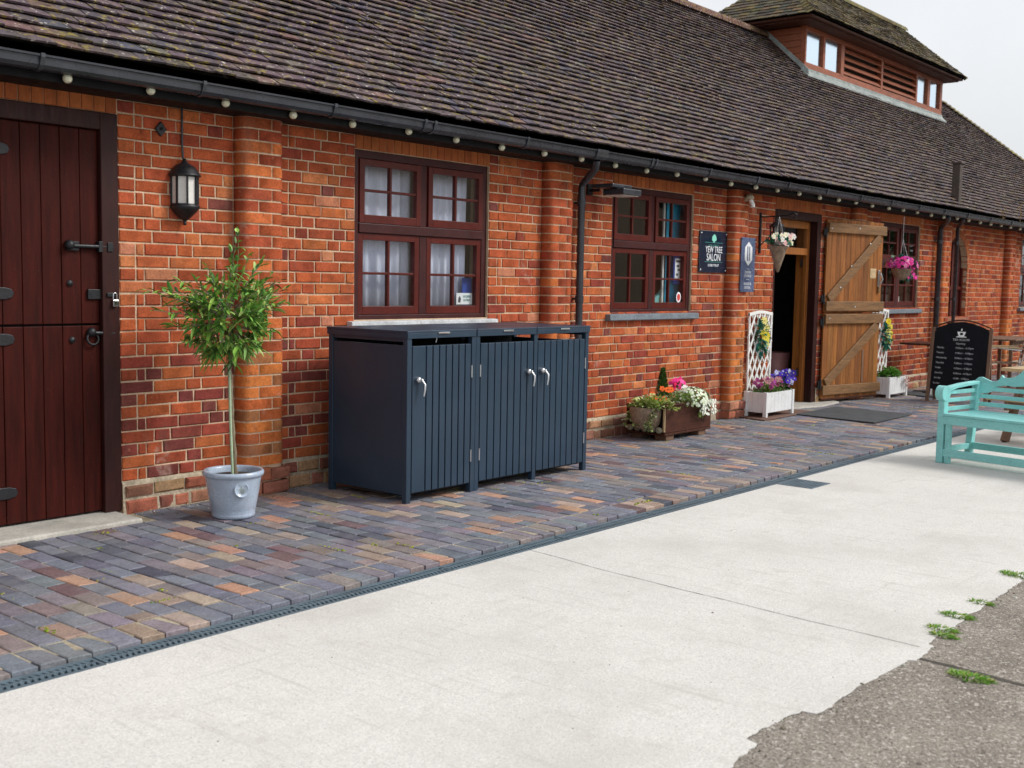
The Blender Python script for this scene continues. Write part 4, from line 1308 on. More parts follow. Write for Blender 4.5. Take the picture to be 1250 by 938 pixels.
CC = Vector((-.03, 0, 1.25))
for i in range(116):
    d = Vector((random.gauss(0, 1), random.gauss(0, 1), random.gauss(0, .9))).normalized()
    L = rnd(.11, .225) * (1.0 + .22 * d.z)
    if d.z < -.2: L *= .72
    st = CC + Vector((d.x * .05, d.y * .05, d.z * .08 - .02))
    twig(st + d * rnd(0, .09), d, L, random.choice([8, 9, 11, 12]), .092)
for (d, L) in (((.03, 0, 1), .52), ((.12, .02, 1), .47), ((-.05, .05, 1), .42), ((-1, -.1, .32), .50), ((-1, .1, .22), .46), ((-.95, 0, .02), .42), ((1, 0, .62), .46), ((1, .1, .45), .47), ((.9, -.1, .75), .43),
              ((.35, .2, 1), .42), ((-.4, -.1, .9), .36), ((1, -.1, .1), .40), ((-.8, 0, -.35), .38), ((-1, .2, .12), .55), ((-1, -.2, .42), .42), ((-.9, .1, .3), .52), ((.95, .2, .3), .44)):
    twig(CC, d, L, 13, .07)
crown.build('crown', 'leaf', pt)
tw_.build('branches', 'bark', pt)

# ================================================================== wall lamp, plate, flood light, sensor
wl_ = thing('wall_lantern', 'black half-round coach lantern with frosted panes above the potted tree', 'lamp', (-1.016, 0, 1.84))
M0 = Matrix.Translation((0, -.035, 0))
MB().lathe([(.001, -.02), (.010, -.02), (.012, -.004), (.008, .0), (.016, .012), (.04, .03), (.078, .07), (.094, .09), (.094, .105), (.086, .108), (.086, .115)], n=20, M=M0).build('lamp_base', 'black_iron', wl_)
MB().lathe([(.086, .285), (.100, .288), (.104, .296), (.098, .303), (.085, .325), (.06, .355), (.022, .375), (.02, .385), (.012, .388), (.012, .402), (.001, .404)], n=20, M=M0).build('lamp_roof', 'black_iron', wl_)
for k in range(8):
    t = 2 * math.pi * (k + .5) / 8
    MB().box(-.006, .006, .080, .090, .112, .288, M=M0 @ Matrix.Rotation(t, 4, 'Z')).build('lamp_bar', 'black_iron', wl_)
MB().lathe([(.078, .112), (.078, .288)], n=8, smooth=False, M=M0 @ Matrix.Rotation(R(22.5), 4, 'Z')).build('lamp_glass', 'frosted_glass', wl_)
boxpart('back_plate', 'black_iron', wl_, (-.05, .05, -.03, .002, .1, .30), .004)
MB().tube([(0, -.02, .40), (0, -.012, .5), (0, -.012, .72)], .007, 8).build('conduit', 'black_plastic', wl_)

dp = thing('diamond_plate', 'small black diamond-shaped iron tie plate on the wall beside the coach lantern', 'wall plate', (-1.168, 0, 2.413))
MB().prism([(0, -.048), (.042, 0), (0, .048), (-.042, 0)], -.014, .002, 'y').build('plate', 'black_iron', dp, .004)
MB().lathe([(.0005, -.01), (.009, -.008), (.010, 0)], n=10, M=Matrix.Translation((0, -.014, 0)) @ Matrix.Rotation(R(-90), 4, 'X')).build('rivet', 'black_iron', dp)

fl_ = thing('flood_light', 'black floodlight on a short arm beside the downpipe', 'floodlight', (3.42, 0, 2.38))
boxpart('housing', 'black_plastic', fl_, (-.11, .20, -.34, -.10, -.005, .03), .008)
boxpart('lamp_head', 'black_plastic', fl_, (-.05, .24, -.42, -.18, -.07, -.012), .01)
MB().tube([(-.02, .002, -.02), (-.02, -.12, -.02)], .014, 8).box(-.06, .02, -.02, .004, -.06, .04).build('arm', 'black_iron', fl_)
boxpart('lamp_glass', 'frosted_glass', fl_, (-.03, .22, -.40, -.2, -.075, -.0705))

pr = thing('security_sensor', 'small beige security sensor on the pilaster above the signs', 'sensor', (6.22, -PD, 2.44))
MB().lathe([(.0005, .05), (.035, .045), (.05, .02), (.052, 0), (.045, -.008), (.001, -.01)], n=18, M=Matrix.Translation((0, -.045, .03))).build('hood', 'beige_plastic', pr)
MB().tube([(.02, -.05, .02), (.035, -.07, -.035), (.03, -.075, -.065)], [.022, .026, .024], 12).build('eye', 'white_plastic', pr)
boxpart('mount', 'beige_plastic', pr, (-.03, .03, -.02, .006, -.0, .05), .004)

# ================================================================== festoon lights
fs_ = thing('string_lights', 'string of clear round bulbs hung along the black eaves', 'string lights', (0, -.345, 2.618))
bulb0 = None
pts = []
k = 0
bx = -4.65
while bx < 20.5:
    z = -.006 * math.sin(k * 1.7)
    pts.append((bx, 0, z))
    pts.append((bx + .265, 0, z - .014))
    if bulb0 is None:
        b0 = MB().sphere((0, 0, -.033), .027, 14, 10).build('bulb', 'bulb_glass', fs_)
        c0 = MB().lathe([(.001, .018), (.012, .017), (.014, 0), (.013, -.01)], n=10).build('bulb_holder', 'black_plastic', b0)
        bulb0 = (b0, c0); b, c = b0, c0
    else:
        b = bulb0[0].copy(); COL.objects.link(b); b.parent = fs_
        c = bulb0[1].copy(); COL.objects.link(c); c.parent = b
    b.location = (bx, rnd(-.006, .006), z - .012)
    b.rotation_euler = (rnd(-.4, .2), rnd(-.3, .3), 0)
    bx += .532; k += 1
MB().tube(pts, .005, 6).build('cable', 'black_plastic', fs_)

# ================================================================== signs
ss = thing('salon_sign', 'dark navy glossy salon sign plate with white serif lettering beside the pilaster', 'sign', (5.715, 0, 1.862))
boxpart('plate', 'salon_sign', ss, (-.298, .298, -.016, -.004, -.226, .226), .004)
for (x, z) in ((-.27, .2), (.27, .2), (-.27, -.2), (.27, -.2)):
    MB().lathe([(.0005, -.006), (.010, -.005), (.011, 0)], n=10, M=Matrix.Translation((x, -.016, z)) @ Matrix.Rotation(R(-90), 4, 'X')).tube([(x, -.004, z), (x, .004, z)], .008, 8).build('screw', 'chrome', ss)
MB().prism([(-.045, .125), (-.02, .115), (-.012, .10), (.005, .10), (.012, .118), (.04, .12), (.05, .145), (.035, .175), (.005, .195), (-.02, .18), (-.042, .165)], -.0185, -.0165, 'y').build('emblem', 'sign_mint', ss)
for z in (.098, -.112):
    boxpart('rule_line', 'sign_green', ss, (-.19, .19, -.0182, -.0166, z, z + .005))
text_part('lettering', 'HAIR & BEAUTY', .026, (0, -.017, .07), 'sign_green', ss, 1.2)
text_part('lettering', 'YEW TREE', .10, (.005, -.017, .022), 'sign_white', ss, .78)
text_part('lettering', 'SALON', .112, (.0, -.017, -.062), 'sign_white', ss, .84)
text_part('lettering', '01784 779137', .042, (0, -.017, -.148), 'sign_white', ss, .95)

gs = thing('tall_grey_sign', 'narrow blue-grey sign with white hexagon logo on the pilaster by the doorway', 'sign', (6.20, -PD - .001, 1.735))
gs.location = (6.262, -PD - .004, 1.735)
boxpart('plate', 'grey_sign', gs, (-.128, .192, -.014, -.002, -.305, .305), .003)
gs_c = .032
MB().prism([(gs_c, .26), (gs_c + .085, .195), (gs_c + .085, .055), (gs_c, -.01), (gs_c - .085, .055), (gs_c - .085, .195)], -.0165, -.0145, 'y').build('logo', 'sign_white', gs)
for dx in (-.032, .012):
    boxpart('logo_bar', 'grey_sign', gs, (gs_c + dx, gs_c + dx + .02, -.018, -.0166, .045, .205))
text_part('lettering', 'DESIGN\nSTUDIOS', .042, (gs_c, -.0147, -.105), 'sign_white', gs, .95)
text_part('lettering', 'BRAND &\nDIGITAL', .042, (gs_c, -.0147, -.235), 'sign_white', gs, .95)
for z in (-.048, -.165):
    boxpart('rule_line', 'sign_white', gs, (gs_c - .03, gs_c + .03, -.0165, -.0145, z, z + .004))
for (x, z) in ((-.11, .285), (.175, .285), (-.11, -.285), (.175, -.285)):
    MB().lathe([(.0005, -.004), (.008, -.003), (.009, 0)], n=10, M=Matrix.Translation((x, -.014, z)) @ Matrix.Rotation(R(-90), 4, 'X')).build('screw', 'black_iron', gs)

# ================================================================== what stands behind the windows
def curtain(x0, x1, z0, z1, y, label, folds):
    m = MB()
    N = 90
    vs = []
    for i in range(N + 1):
        x = x0 + (x1 - x0) * i / N
        for k, z in enumerate((z0, (z0 + z1) / 2, z1)):
            yy = y + .013 * math.sin(i / N * folds * 6.28 + .4 * k) * (1 + .4 * noise.noise((x * 3, 0, 0))) + .01 * noise.noise((x * 8, z, 0))
            vs.append((x + .008 * k, yy, z))
    m.add(vs, [(i * 3 + k, i * 3 + 3 + k, i * 3 + 4 + k, i * 3 + 1 + k) for i in range(N) for k in (0, 1)], None, True)
    o = m.build('curtain', 'curtain')
    so = o.modifiers.new('thick', 'SOLIDIFY'); so.thickness = .004
    tag(o, label, 'curtain')


curtain(.52, 1.20, 1.235, 2.395, .152, 'pale lilac curtain in the left half of the window above the bin store', 6)
curtain(1.30, 1.86, 1.235, 2.395, .154, 'pale lilac curtain hanging behind the middle of the window above the bin store', 7)
pb = thing('blue_poster', 'blue poster standing in the lower corner of the curtained window', 'poster', (1.835, .10, 1.262))
boxpart('sheet', 'poster_blue', pb, (-.06, .06, 0, .006, .0, .26))
text_part('lettering', 'SALON', .035, (0, -.002, .12), 'sign_white', pb, .8)
cdl = thing('window_card', 'small white card with print in the corner of the curtained window', 'card', (1.785, .082, 1.245))
boxpart('sheet', 'sign_white', cdl, (-.10, .10, 0, .004, .055, .15))
MB().prism([(-.08, .075), (-.055, .07), (-.045, .10), (-.06, .125), (-.075, .11)], -.002, -.0005, 'y').build('mark', 'poster_ink', cdl)
text_part('lettering', 'HYGIENE\nRATING', .03, (.03, -.001, .105), 'sign_green', cdl, .8)

bnr = thing('roller_banner', 'blue banner standing behind the right panes of the slate-silled window', 'banner', (5.16, .165, 1.212))
boxpart('sheet', 'banner_blue', bnr, (-.13, .135, 0, .006, .02, 1.18))
boxpart('banner_foot', 'steel', bnr, (-.14, .138, -.02, .025, 0, .02), .004)
boxpart('pole', 'white_plastic', bnr, (-.20, -.172, -.01, .01, .0, 1.2), .004)
po = thing('window_notice', 'white notice with blue border stuck inside the slate-silled window', 'notice', (5.165, .095, 1.635))
boxpart('border', 'poster_blue', po, (-.085, .075, 0, .003, -.13, .17))
boxpart('sheet', 'sign_white', po, (-.06, .06, -.003, -.0005, -.08, .14))
for (a, b, z) in ((-.04, .04, .11), (-.03, .02, .06), (-.01, .035, .02), (-.035, .0, -.03)):
    boxpart('print', 'poster_ink', po, (a, b, -.005, -.0035, z - .012, z + .012))
st = thing('round_sticker', 'small round red and white sticker on the lower pane of the slate-silled window', 'sticker', (5.125, .052, 1.365))
MB().prism([(.045 * math.cos(t), .055 * math.sin(t)) for t in [i * math.pi / 12 for i in range(24)]], -.002, 0, 'y').build('disc', 'sign_white', st)
MB().prism([(.03 * math.cos(t), .038 * math.sin(t)) for t in [i * math.pi / 12 for i in range(24)]], -.0035, -.0022, 'y').build('emblem', 'red_ink', st)
tb = thing('toy_display', 'turquoise and yellow ornament behind the lower pane of the slate-silled window', 'ornament', (4.97, .18, 1.25))
MB().prism([(-.15, .0), (.12, 0), (.12, .25), (.02, .15), (-.15, .10)], 0, .05, 'y').build('body', 'turquoise_paint', tb)
boxpart('stripe', 'pale_wood', tb, (-.02, .03, -.012, -.001, 0, .11))
fg = thing('white_figurine', 'white and black standing figurine on the sill of the window behind the open door', 'figurine', (11.10, .20, 1.215))
MB().lathe([(.001, 0), (.06, 0), (.065, .03), (.045, .06), (.055, .13), (.06, .18), (.03, .22), (.048, .25), (.05, .29), (.03, .33), (.001, .34)], n=18).build('body', 'white_plastic', fg)
for z in (.07, .20, .31): MB().lathe([(.062, z), (.062, z + .02)], n=18).build('band', 'black_paint', fg)
bt_ = thing('bottle', 'dark bottle with a white label behind the window by the hanging basket', 'bottle', (11.52, .20, 1.215))
MB().lathe([(.001, 0), (.045, 0), (.047, .2), (.04, .25), (.017, .29), (.017, .38), (.001, .38)], n=18).build('glass_body', 'black_paint', bt_)
MB().lathe([(.0485, .06), (.0485, .17)], n=18).build('paper_label', 'white_plastic', bt_)
pp = thing('pink_tub', 'dull pink tub standing just inside the dark doorway', 'tub', (8.50, .62, .012))
MB().lathe([(.001, 0), (.15, 0), (.21, .62), (.19, .62), (.14, .03)], n=24).build('body', 'pink_plastic', pp)

# ================================================================== planters and flowers
def blossom(m, p, r, col, eye=None, face=(0, -1, .5), petals=5):
    f = Vector(face).normalized()
    a = f.cross(Vector((0, 0, 1))).normalized(); b = a.cross(f)
    t0 = rnd(0, 6)
    P = Vector(p)
    for k in range(petals):
        t = t0 + 2 * math.pi * k / petals
        d = a * math.cos(t) + b * math.sin(t); s = f.cross(d)
        v = [P, P + d * r * .5 + s * r * .45 + f * r * .1, P + d * r + s * r * .25 + f * r * .05, P + d * r - s * r * .25 + f * r * .05, P + d * r * .5 - s * r * .45 + f * r * .1]
        m.add(v, [(0, 1, 2, 3, 4)], vary(col, .12), True)
    if eye:
        m.add([P + f * r * .15 + a * r * .22, P + f * r * .15 + b * r * .22, P + f * r * .15 - a * r * .22, P + f * r * .15 - b * r * .22], [(0, 1, 2, 3)], eye)


def foliage(m, c, rx, ry, rz, n, L, w, cols, up=True):
    for _ in range(n):
        d = Vector((random.gauss(0, 1), random.gauss(0, 1), random.gauss(0, 1))).normalized()
        if up and d.z < -.15: d.z *= -.5
        q = random.random() ** .4
        p = Vector(c) + Vector((d.x * rx * q, d.y * ry * q, d.z * rz * q))
        m.leaf(p, d + Vector((rnd(-.5, .5), rnd(-.5, .5), rnd(-.1, .6))), (0, 0, 1), L * rnd(.7, 1.3), w * rnd(.8, 1.2), vary(random.choice(cols), .2), .2, .3)


GREEN = [(.06, .17, .03), (.09, .22, .04), (.13, .27, .05), (.05, .13, .025)]
LIME = [(.24, .36, .06), (.17, .30, .05), (.34, .42, .12)]
# rustic trough
wp = thing('rustic_trough', 'dark brown wooden trough planter raised on blocks against the wall', 'planter', (3.90, -.60, 0))
boxpart('front_board', 'dark_wood', wp, (.0, .86, -.0, .035, .075, .335), .008)
boxpart('back_board', 'dark_wood', wp, (.0, .86, .42, .45, .075, .335), .008)
boxpart('end_board', 'dark_wood', wp, (.825, .86, .036, .419, .076, .334), .006)
boxpart('end_board', 'black_paint', wp, (.03, .05, .036, .419, .08, .30), .006)
boxpart('trough_floor', 'dark_wood', wp, (.0, .86, .0, .45, .052, .074), .004)
boxpart('rim_board', 'dark_wood', wp, (-.01, .87, -.012, .06, .336, .352), .006)
boxpart('corner_strip', 'pale_wood', wp, (-.012, .0, -.004, .018, .09, .32), .003)
boxpart('potting_soil', 'soil', wp, (.06, .82, .04, .41, .26, .30))
for (a, b) in ((.06, .2), (.66, .8)):
    for c in (.02, .3): boxpart('foot_block', 'mid_wood', wp, (a, b, c, c + .13, 0, .051), .006)
# curved log front on the left end with a row of stones under it
MB().lathe([(.12, .0), (.155, .06), (.17, .14), (.172, .20), (.15, .205)], n=18, a0=R(95), a1=R(265), M=Matrix.Translation((.03, .225, .115))).build('log_end', 'wicker', wp)
for k in range(5):
    MB().sphere((-.012 + .006 * (k % 2), .06 + k * .083, .105), .036, 10, 7, sc=(.7, 1.1, .85)).build('edging_stone', 'stone_grey', wp)
cf = thing('dwarf_conifer', 'small dark green cone-shaped conifer growing in the rustic trough', 'conifer', (4.26, -.33, .30))
m = MB()
for _ in range(900):
    h = random.random() ** 1.2 * .36
    r = .085 * (1 - h / .385) * (.75 + .25 * random.random()); t = rnd(0, 6.28)
    m.leaf((r * math.cos(t), r * math.sin(t), h), (math.cos(t) * .6, math.sin(t) * .6, 1), (math.cos(t), math.sin(t), 0), .035, .014, vary(random.choice([(.04, .11, .02), (.06, .14, .025), (.09, .17, .03)]), .2), .2, .0)
m.build('needles', 'leaf', cf)
MB().tube([(0, 0, -.02), (0, 0, .25)], [.015, .006], 6).build('stem', 'bark', cf)
mp_ = thing('white_alyssum', 'mound of white flowering plant spilling over the front of the rustic trough', 'flowers', (4.43, -.51, .30))
m = MB(); foliage(m, (-.04, 0, .03), .33, .17, .14, 820, .035, .018, LIME + [(.55, .6, .4)]); foliage(m, (.12, -.10, -.01), .14, .06, .09, 160, .03, .016, LIME, False); m.build('foliage', 'leaf', mp_)
m = MB()
for _ in range(430):
    d = Vector((random.gauss(0, 1), random.gauss(0, 1), abs(random.gauss(0, .8)))).normalized()
    q = (d.x * .27 + .05, d.y * .18 - .02, d.z * .17 + .02)
    if q[0] < -.12 and random.random() < .75: continue
    blossom(m, q, .014, random.choice([(.72, .76, .66), (.5, .62, .36), (.66, .72, .55)]), None, d, 4)
for _ in range(80): blossom(m, (rnd(.0, .26), -.15 - rnd(0, .04), rnd(-.08, .06)), .015, (.74, .77, .68), None, (0, -1, .3), 4)
m.build('blossoms', 'petal', mp_)
cy = thing('pink_cyclamen', 'bright pink flowers with white beside the small conifer in the trough', 'flowers', (4.52, -.36, .30))
m = MB()
for _ in range(46):
    blossom(m, (rnd(-.10, .12), rnd(-.02, .06), rnd(.12, .25)), rnd(.022, .032), random.choice([(.72, .02, .22), (.65, .02, .18), (.8, .10, .35), (.6, .01, .08)]), None, (rnd(-.8, .2), -1, rnd(0, .8)))
for _ in range(3): blossom(m, (-.05 + rnd(-.02, .02), -.10, .17), .035, (.85, .75, .75), None, (-.5, -1, .3))
m.build('blossoms', 'petal', cy)
m = MB(); foliage(m, (0, 0, .06), .14, .1, .14, 120, .05, .03, GREEN); m.build('foliage', 'leaf', cy)
op = thing('orange_pansies', 'orange flowers at the left end of the rustic trough', 'flowers', (4.02, -.36, .30))
m = MB()
for _ in range(9): blossom(m, (rnd(-.06, .10), rnd(-.12, .06), rnd(.06, .13)), .03, (.75, .12, .015), (.2, .03, .01), (-.6, -1, .5))
for _ in range(4): blossom(m, (rnd(.13, .18), rnd(-.12, -.02), rnd(.14, .19)), .03, (.75, .12, .015), (.2, .03, .01), (-.6, -1, .5))
m.build('blossoms', 'petal', op)
m = MB(); foliage(m, (0.02, -.05, .0), .14, .14, .09, 160, .04, .026, GREEN + LIME); m.build('foliage', 'leaf', op)
iv = thing('variegated_ivy', 'pale variegated ivy trailing over the left end of the rustic trough', 'ivy', (3.93, -.42, .31))
m = MB()
foliage(m, (.02, .0, .0), .17, .24, .11, 560, .045, .034, [(.42, .50, .16), (.55, .60, .30), (.27, .40, .08), (.35, .46, .10)])
for _ in range(11):
    y0 = rnd(-.16, .20)
    for k in range(16):
        t = k / 15
        m.leaf((-.05 - .07 * math.sin(t * 2) + rnd(-.01, .01), y0 + .04 * t + rnd(-.02, .02), .02 - .24 * t * rnd(.7, 1)), (-1, rnd(-1, .6), rnd(-.5, .5)), (0, 0, 1), .04, .032, vary(random.choice([(.42, .48, .20), (.55, .58, .36), (.25, .36, .10)]), .2))
m.build('foliage', 'leaf', iv)


def white_box(x0, x1, y0, y1, zt, label, z0=.0):
    w = thing('white_planter_box', label, 'planter', (x0, y0, z0))
    X, Y = x1 - x0, y1 - y0
    for (a, b) in ((0, 0), (X - .045, 0), (0, Y - .045), (X - .045, Y - .045)): boxpart('leg', 'white_paint', w, (a, a + .045, b, b + .045, 0, zt), .004)
    n_ = 7
    for k in range(n_):
        a = .045 + (X - .09) * k / n_
        boxpart('board', 'white_paint', w, (a + .001, a + (X - .09) / n_ - .001, .010, .028, .05, zt - .008), .0025)
    for k in range(3):
        a = .045 + (Y - .09) * k / 3
        boxpart('board', 'white_paint', w, (.010, .028, a + .001, a + (Y - .09) / 3 - .001, .05, zt - .008), .0025)
        boxpart('board', 'white_paint', w, (X - .028, X - .010, a + .001, a + (Y - .09) / 3 - .001, .05, zt - .008), .0025)
    boxpart('board', 'white_paint', w, (.045, X - .045, Y - .028, Y - .010, .05, zt - .008), .003)
    boxpart('bottom_board', 'white_paint', w, (.03, X - .03, .03, Y - .03, .05, .07))
    boxpart('potting_soil', 'soil', w, (.03, X - .03, .03, Y - .03, .071, zt - .035))
    return w


MATZ = .016
white_box(6.335, 7.03, -.40, -.11, .285, 'white painted planter box with pansies beside the dark doorway', MATZ)
white_box(9.86, 10.52, -.42, -.14, .29, 'white painted planter box of green plants beside the open oak door', 0)


def trellis(x0, x1, z0, z1, y, label):
    t = thing('lattice_trellis', label, 'trellis', (x0, y, z0))
    X, Z = x1 - x0, z1 - z0
    boxpart('upright', 'white_plastic', t, (X - .03, X, -.012, .012, 0, Z - .01), .003)
    boxpart('upright', 'white_plastic', t, (0, .022, -.010, .010, 0, Z - .01), .003)
    top_ = [(X * i / 10, Z - .02 + .03 * math.sin(math.pi * i / 10)) for i in range(11)]
    MB().prism(top_ + [(a, b - .035) for a, b in reversed(top_)], -.013, .013, 'y').build('top_rail', 'white_plastic', t, .002)
    st_ = .118
    k = -int(Z / st_) * 2
    sl = 1.75
    for sg, yy in ((1, -.0065), (-1, .0065)):
        for i in range(-20, 22):
            # strip x = a + sg*z/sl
            a = i * st_
            za, zb = 0.0, Z - .03
            f = lambda z: a + sg * z / sl
            # clip to 0..X
            zz = sorted(((0 - a) * sl * sg, (X - a) * sl * sg))
            za, zb = max(za, zz[0]), min(zb, zz[1])
            if zb - za < .05: continue
            MB().beam((f(za), yy, za), (f(zb), yy, zb), .029, .006, side=(1, 0, 0)).build('lattice_strip', 'white_plastic', t)
    return t


trellis(6.46, 7.02, .30, 1.205, -.075, 'white lattice trellis with yellow flowers standing left of the doorway')
trellis(9.92, 10.50, .30, 1.21, -.10, 'white lattice trellis with yellow flowers standing right of the open oak door')


def pansies(x0, x1, y, z, cols, label, n, tall=.10, eye=(.05, .01, .08)):
    t = thing('pansies', label, 'flowers', ((x0 + x1) / 2, y, z))
    X = (x1 - x0) / 2
    m = MB(); foliage(m, (0, 0, .0), X, .13, .11, 420, .045, .022, GREEN + LIME); m.build('foliage', 'leaf', t)
    m = MB()
    for _ in range(n):
        x = rnd(-X, X)
        c = cols(x / X)
        blossom(m, (x, rnd(-.13, .08), rnd(.07, .07 + tall)), rnd(.022, .034), c, eye, (-.6 + rnd(-.3, .3), -1, rnd(.1, .8)))
    m.build('blossoms', 'petal', t)


pansies(6.37, 7.0, -.25, .27, lambda f: random.choice([(.22, .02, .12), (.35, .05, .25), (.30, .06, .10), (.4, .2, .2)]), 'purple and wine-red pansies in the white box by the doorway', 42)
vp_ = thing('violet_pansies', 'cluster of deep violet-blue pansies at the doorway end of the white box', 'flowers', (6.97, -.26, .30))
m = MB()
for _ in range(38): blossom(m, (rnd(-.12, .15), rnd(-.11, .08), rnd(.06, .20)), rnd(.03, .042), random.choice([(.035, .012, .34), (.05, .02, .42), (.025, .01, .24), (.4, .4, .65)]), (.6, .5, .1), (-.6 + rnd(-.3, .3), -1, rnd(.1, .8)))
m.build('blossoms', 'petal', vp_)
m = MB(); foliage(m, (0, 0, .02), .13, .10, .12, 130, .05, .022, GREEN); m.build('foliage', 'leaf', vp_)
hp = thing('leafy_plants', 'bright green leafy plants in the white box by the open oak door', 'plants', (10.19, -.28, .27))
m = MB(); foliage(m, (0, 0, .02), .28, .12, .10, 420, .06, .04, [(.09, .28, .03), (.14, .34, .05), (.07, .2, .03), (.2, .36, .08)])
for _ in range(30): m.leaf((rnd(.1, .3), -.16, rnd(-.12, .03)), (rnd(-.4, .4), -1, -1), (0, 0, 1), .04, .02, vary((.35, .12, .08), .2))
m.build('foliage', 'leaf', hp)


def wall_flowers(x, y, z, h, label):
    t = thing('trellis_flowers', label, 'flowers', (x, y, z))
    m = MB(); foliage(m, (0, 0, .12), .11, .03, .20, 130, .075, .05, [(.02, .18, .14), (.03, .24, .2), (.05, .16, .06)], False); m.build('foliage', 'leaf', t)
    m = MB()
    for (a, b) in ((.0, .0), (.03, -.07), (-.03, .05), (.05, .03), (-.02, .2), (.02, .12), (.04, -.02)):
        blossom(m, (a + rnd(-.02, .02), -.04, .10 + b), .045, random.choice([(.8, .62, .03), (.85, .7, .08), (.8, .72, .25)]), (.6, .35, .02), (-.7, -1, .2), 6)
    m.build('blossoms', 'petal', t)


wall_flowers(6.74, -.105, .80, .4, 'yellow artificial flowers with teal leaves tied to the trellis left of the doorway')
wall_flowers(10.38, -.13, .74, .4, 'yellow artificial flowers with teal leaves tied to the trellis right of the open oak door')

# hanging things
br = thing('bracket_lantern', 'black lantern on a scrolled wall bracket beside the doorway', 'lamp', (6.78, 0, 1.88))
boxpart('wall_bar', 'black_iron', br, (-.015, .015, -.02, -.0, 0, .47), .003)
MB().tube([(0, -.02, .42), (-.0, -.2, .425), (0, -.36, .43), (0, -.42, .46), (0, -.46, .44), (0, -.44, .40), (0, -.41, .41)], .008, 8).tube([(0, -.02, .1), (0, -.12, .18), (0, -.2, .30), (0, -.22, .42)], .007, 8).build('bracket', 'black_iron', br)
lb = Matrix.Translation((0, -.22, .03))
MB().lathe([(.001, .36), (.02, .355), (.025, .33), (.05, .315), (.088, .285), (.09, .275), (.078, .27)], n=6, smooth=False, M=lb).build('lamp_roof', 'black_iron', br)
MB().lathe([(.06, .08), (.072, .27)], n=6, smooth=False, M=lb).build('lamp_glass', 'window_glass', br)
for k in range(6):
    t = k * math.pi / 3
    MB().beam((.062 * math.cos(t), -.22 + .062 * math.sin(t), .11), (.076 * math.cos(t), -.22 + .076 * math.sin(t), .30), .012, .012).build('lamp_bar', 'black_iron', br)
MB().lathe([(.001, .03), (.03, .035), (.05, .06), (.068, .075), (.066, .085), (.001, .085)], n=6, smooth=False, M=lb).build('lamp_base', 'black_iron', br)
MB().lathe([(.001, .085), (.016, .09), (.016, .16), (.001, .18)], n=10, M=lb).build('candle', 'bulb_glass', br)

cb_k = .76
cb = thing('cone_basket', 'cone-shaped wicker hanging basket with white and teal flowers by the doorway', 'hanging basket', (6.44, -.42, 1.655))
MB().lathe([(.001, 0), (.02, .01), (.075, .14), (.135, .285), (.142, .295), (.125, .29)], n=24).build('cone', 'wicker', cb)
MB().tube([(-.12, 0, .29), (0, 0, .62)], .003, 5).tube([(.12, 0, .29), (0, 0, .62)], .003, 5).tube([(0, -.12, .29), (0, 0, .62)], .003, 5).build('chain', 'steel', cb)
m = MB(); foliage(m, (0, 0, .32), .18, .17, .09, 170, .06, .045, [(.02, .22, .17), (.03, .3, .24), (.05, .2, .08)]); m.build('foliage', 'leaf', cb)
m = MB()
for _ in range(34): blossom(m, (rnd(-.2, .16), rnd(-.17, .05), rnd(.32, .42)), .034, random.choice([(.8, .78, .72), (.85, .8, .6), (.75, .45, .45)]), (.6, .4, .1), (-.7, -1, .4))
m.build('blossoms', 'petal', cb)
cb.scale = (cb_k, cb_k, 1.0)
hb = thing('flower_basket', 'hanging basket of pink flowers in front of the window by the open door', 'hanging basket', (10.25, -.36, 1.62))
MB().lathe([(.001, 0), (.07, .01), (.14, .07), (.18, .16), (.185, .165), (.17, .16)], n=24).build('bowl', 'wicker', hb)
MB().tube([(-.16, 0, .17), (0, 0, .60)], .004, 5).tube([(.16, 0, .17), (0, 0, .60)], .004, 5).tube([(0, -.16, .17), (0, 0, .60)], .004, 5).tube([(0, 0, .60), (0, 0, .94)], .005, 5).build('chain', 'steel', hb)
m = MB(); foliage(m, (0, 0, .22), .34, .26, .14, 420, .065, .045, [(.02, .20, .17), (.04, .16, .05), (.03, .12, .05), (.03, .25, .25)]); foliage(m, (.22, 0, .13), .13, .13, .12, 120, .06, .04, [(.02, .2, .17), (.04, .16, .05)], False); m.build('foliage', 'leaf', hb)
m = MB()
for _ in range(120):
    d = Vector((random.gauss(0, 1), random.gauss(0, 1), abs(random.gauss(0, .7)))).normalized()
    blossom(m, (d.x * .36, d.y * .27, .2 + d.z * .16), .036, random.choice([(.75, .05, .32), (.6, .02, .2), (.8, .3, .5), (.45, .03, .3)]), None, d)
for _ in range(25): blossom(m, (rnd(.1, .36), rnd(-.15, .1), rnd(.04, .2)), .034, (.7, .05, .3), None, (-.4, -1, .2))
m.build('blossoms', 'petal', hb)
hb.scale = (.78, .78, .92)

# mats
def mat_thing(name, poly, z, mat, label, h=.012):
    o = MB().prism(poly, z, z + h, 'z').build(name, mat, None, .003)
    tag(o, label, 'mat')


mat_thing('door_mat', [(6.98, -.45), (8.12, -.42), (8.06, -1.42), (6.88, -1.44)], .006, 'rubber_mat', 'large dark grey rubber door mat on the paving before the doorway')
mat_thing('planter_board', [(6.24, -.10), (7.45, -.10), (7.42, -.46), (6.15, -.48)], .004, 'brown_mat', 'flat brown mat under the white planter box by the doorway', .011)
mat_thing('small_mat', [(10.55, -.30), (11.5, -.28), (11.45, -.85), (10.45, -.88)], .006, 'rubber_mat', 'small dark mat on the paving behind the chalkboard')

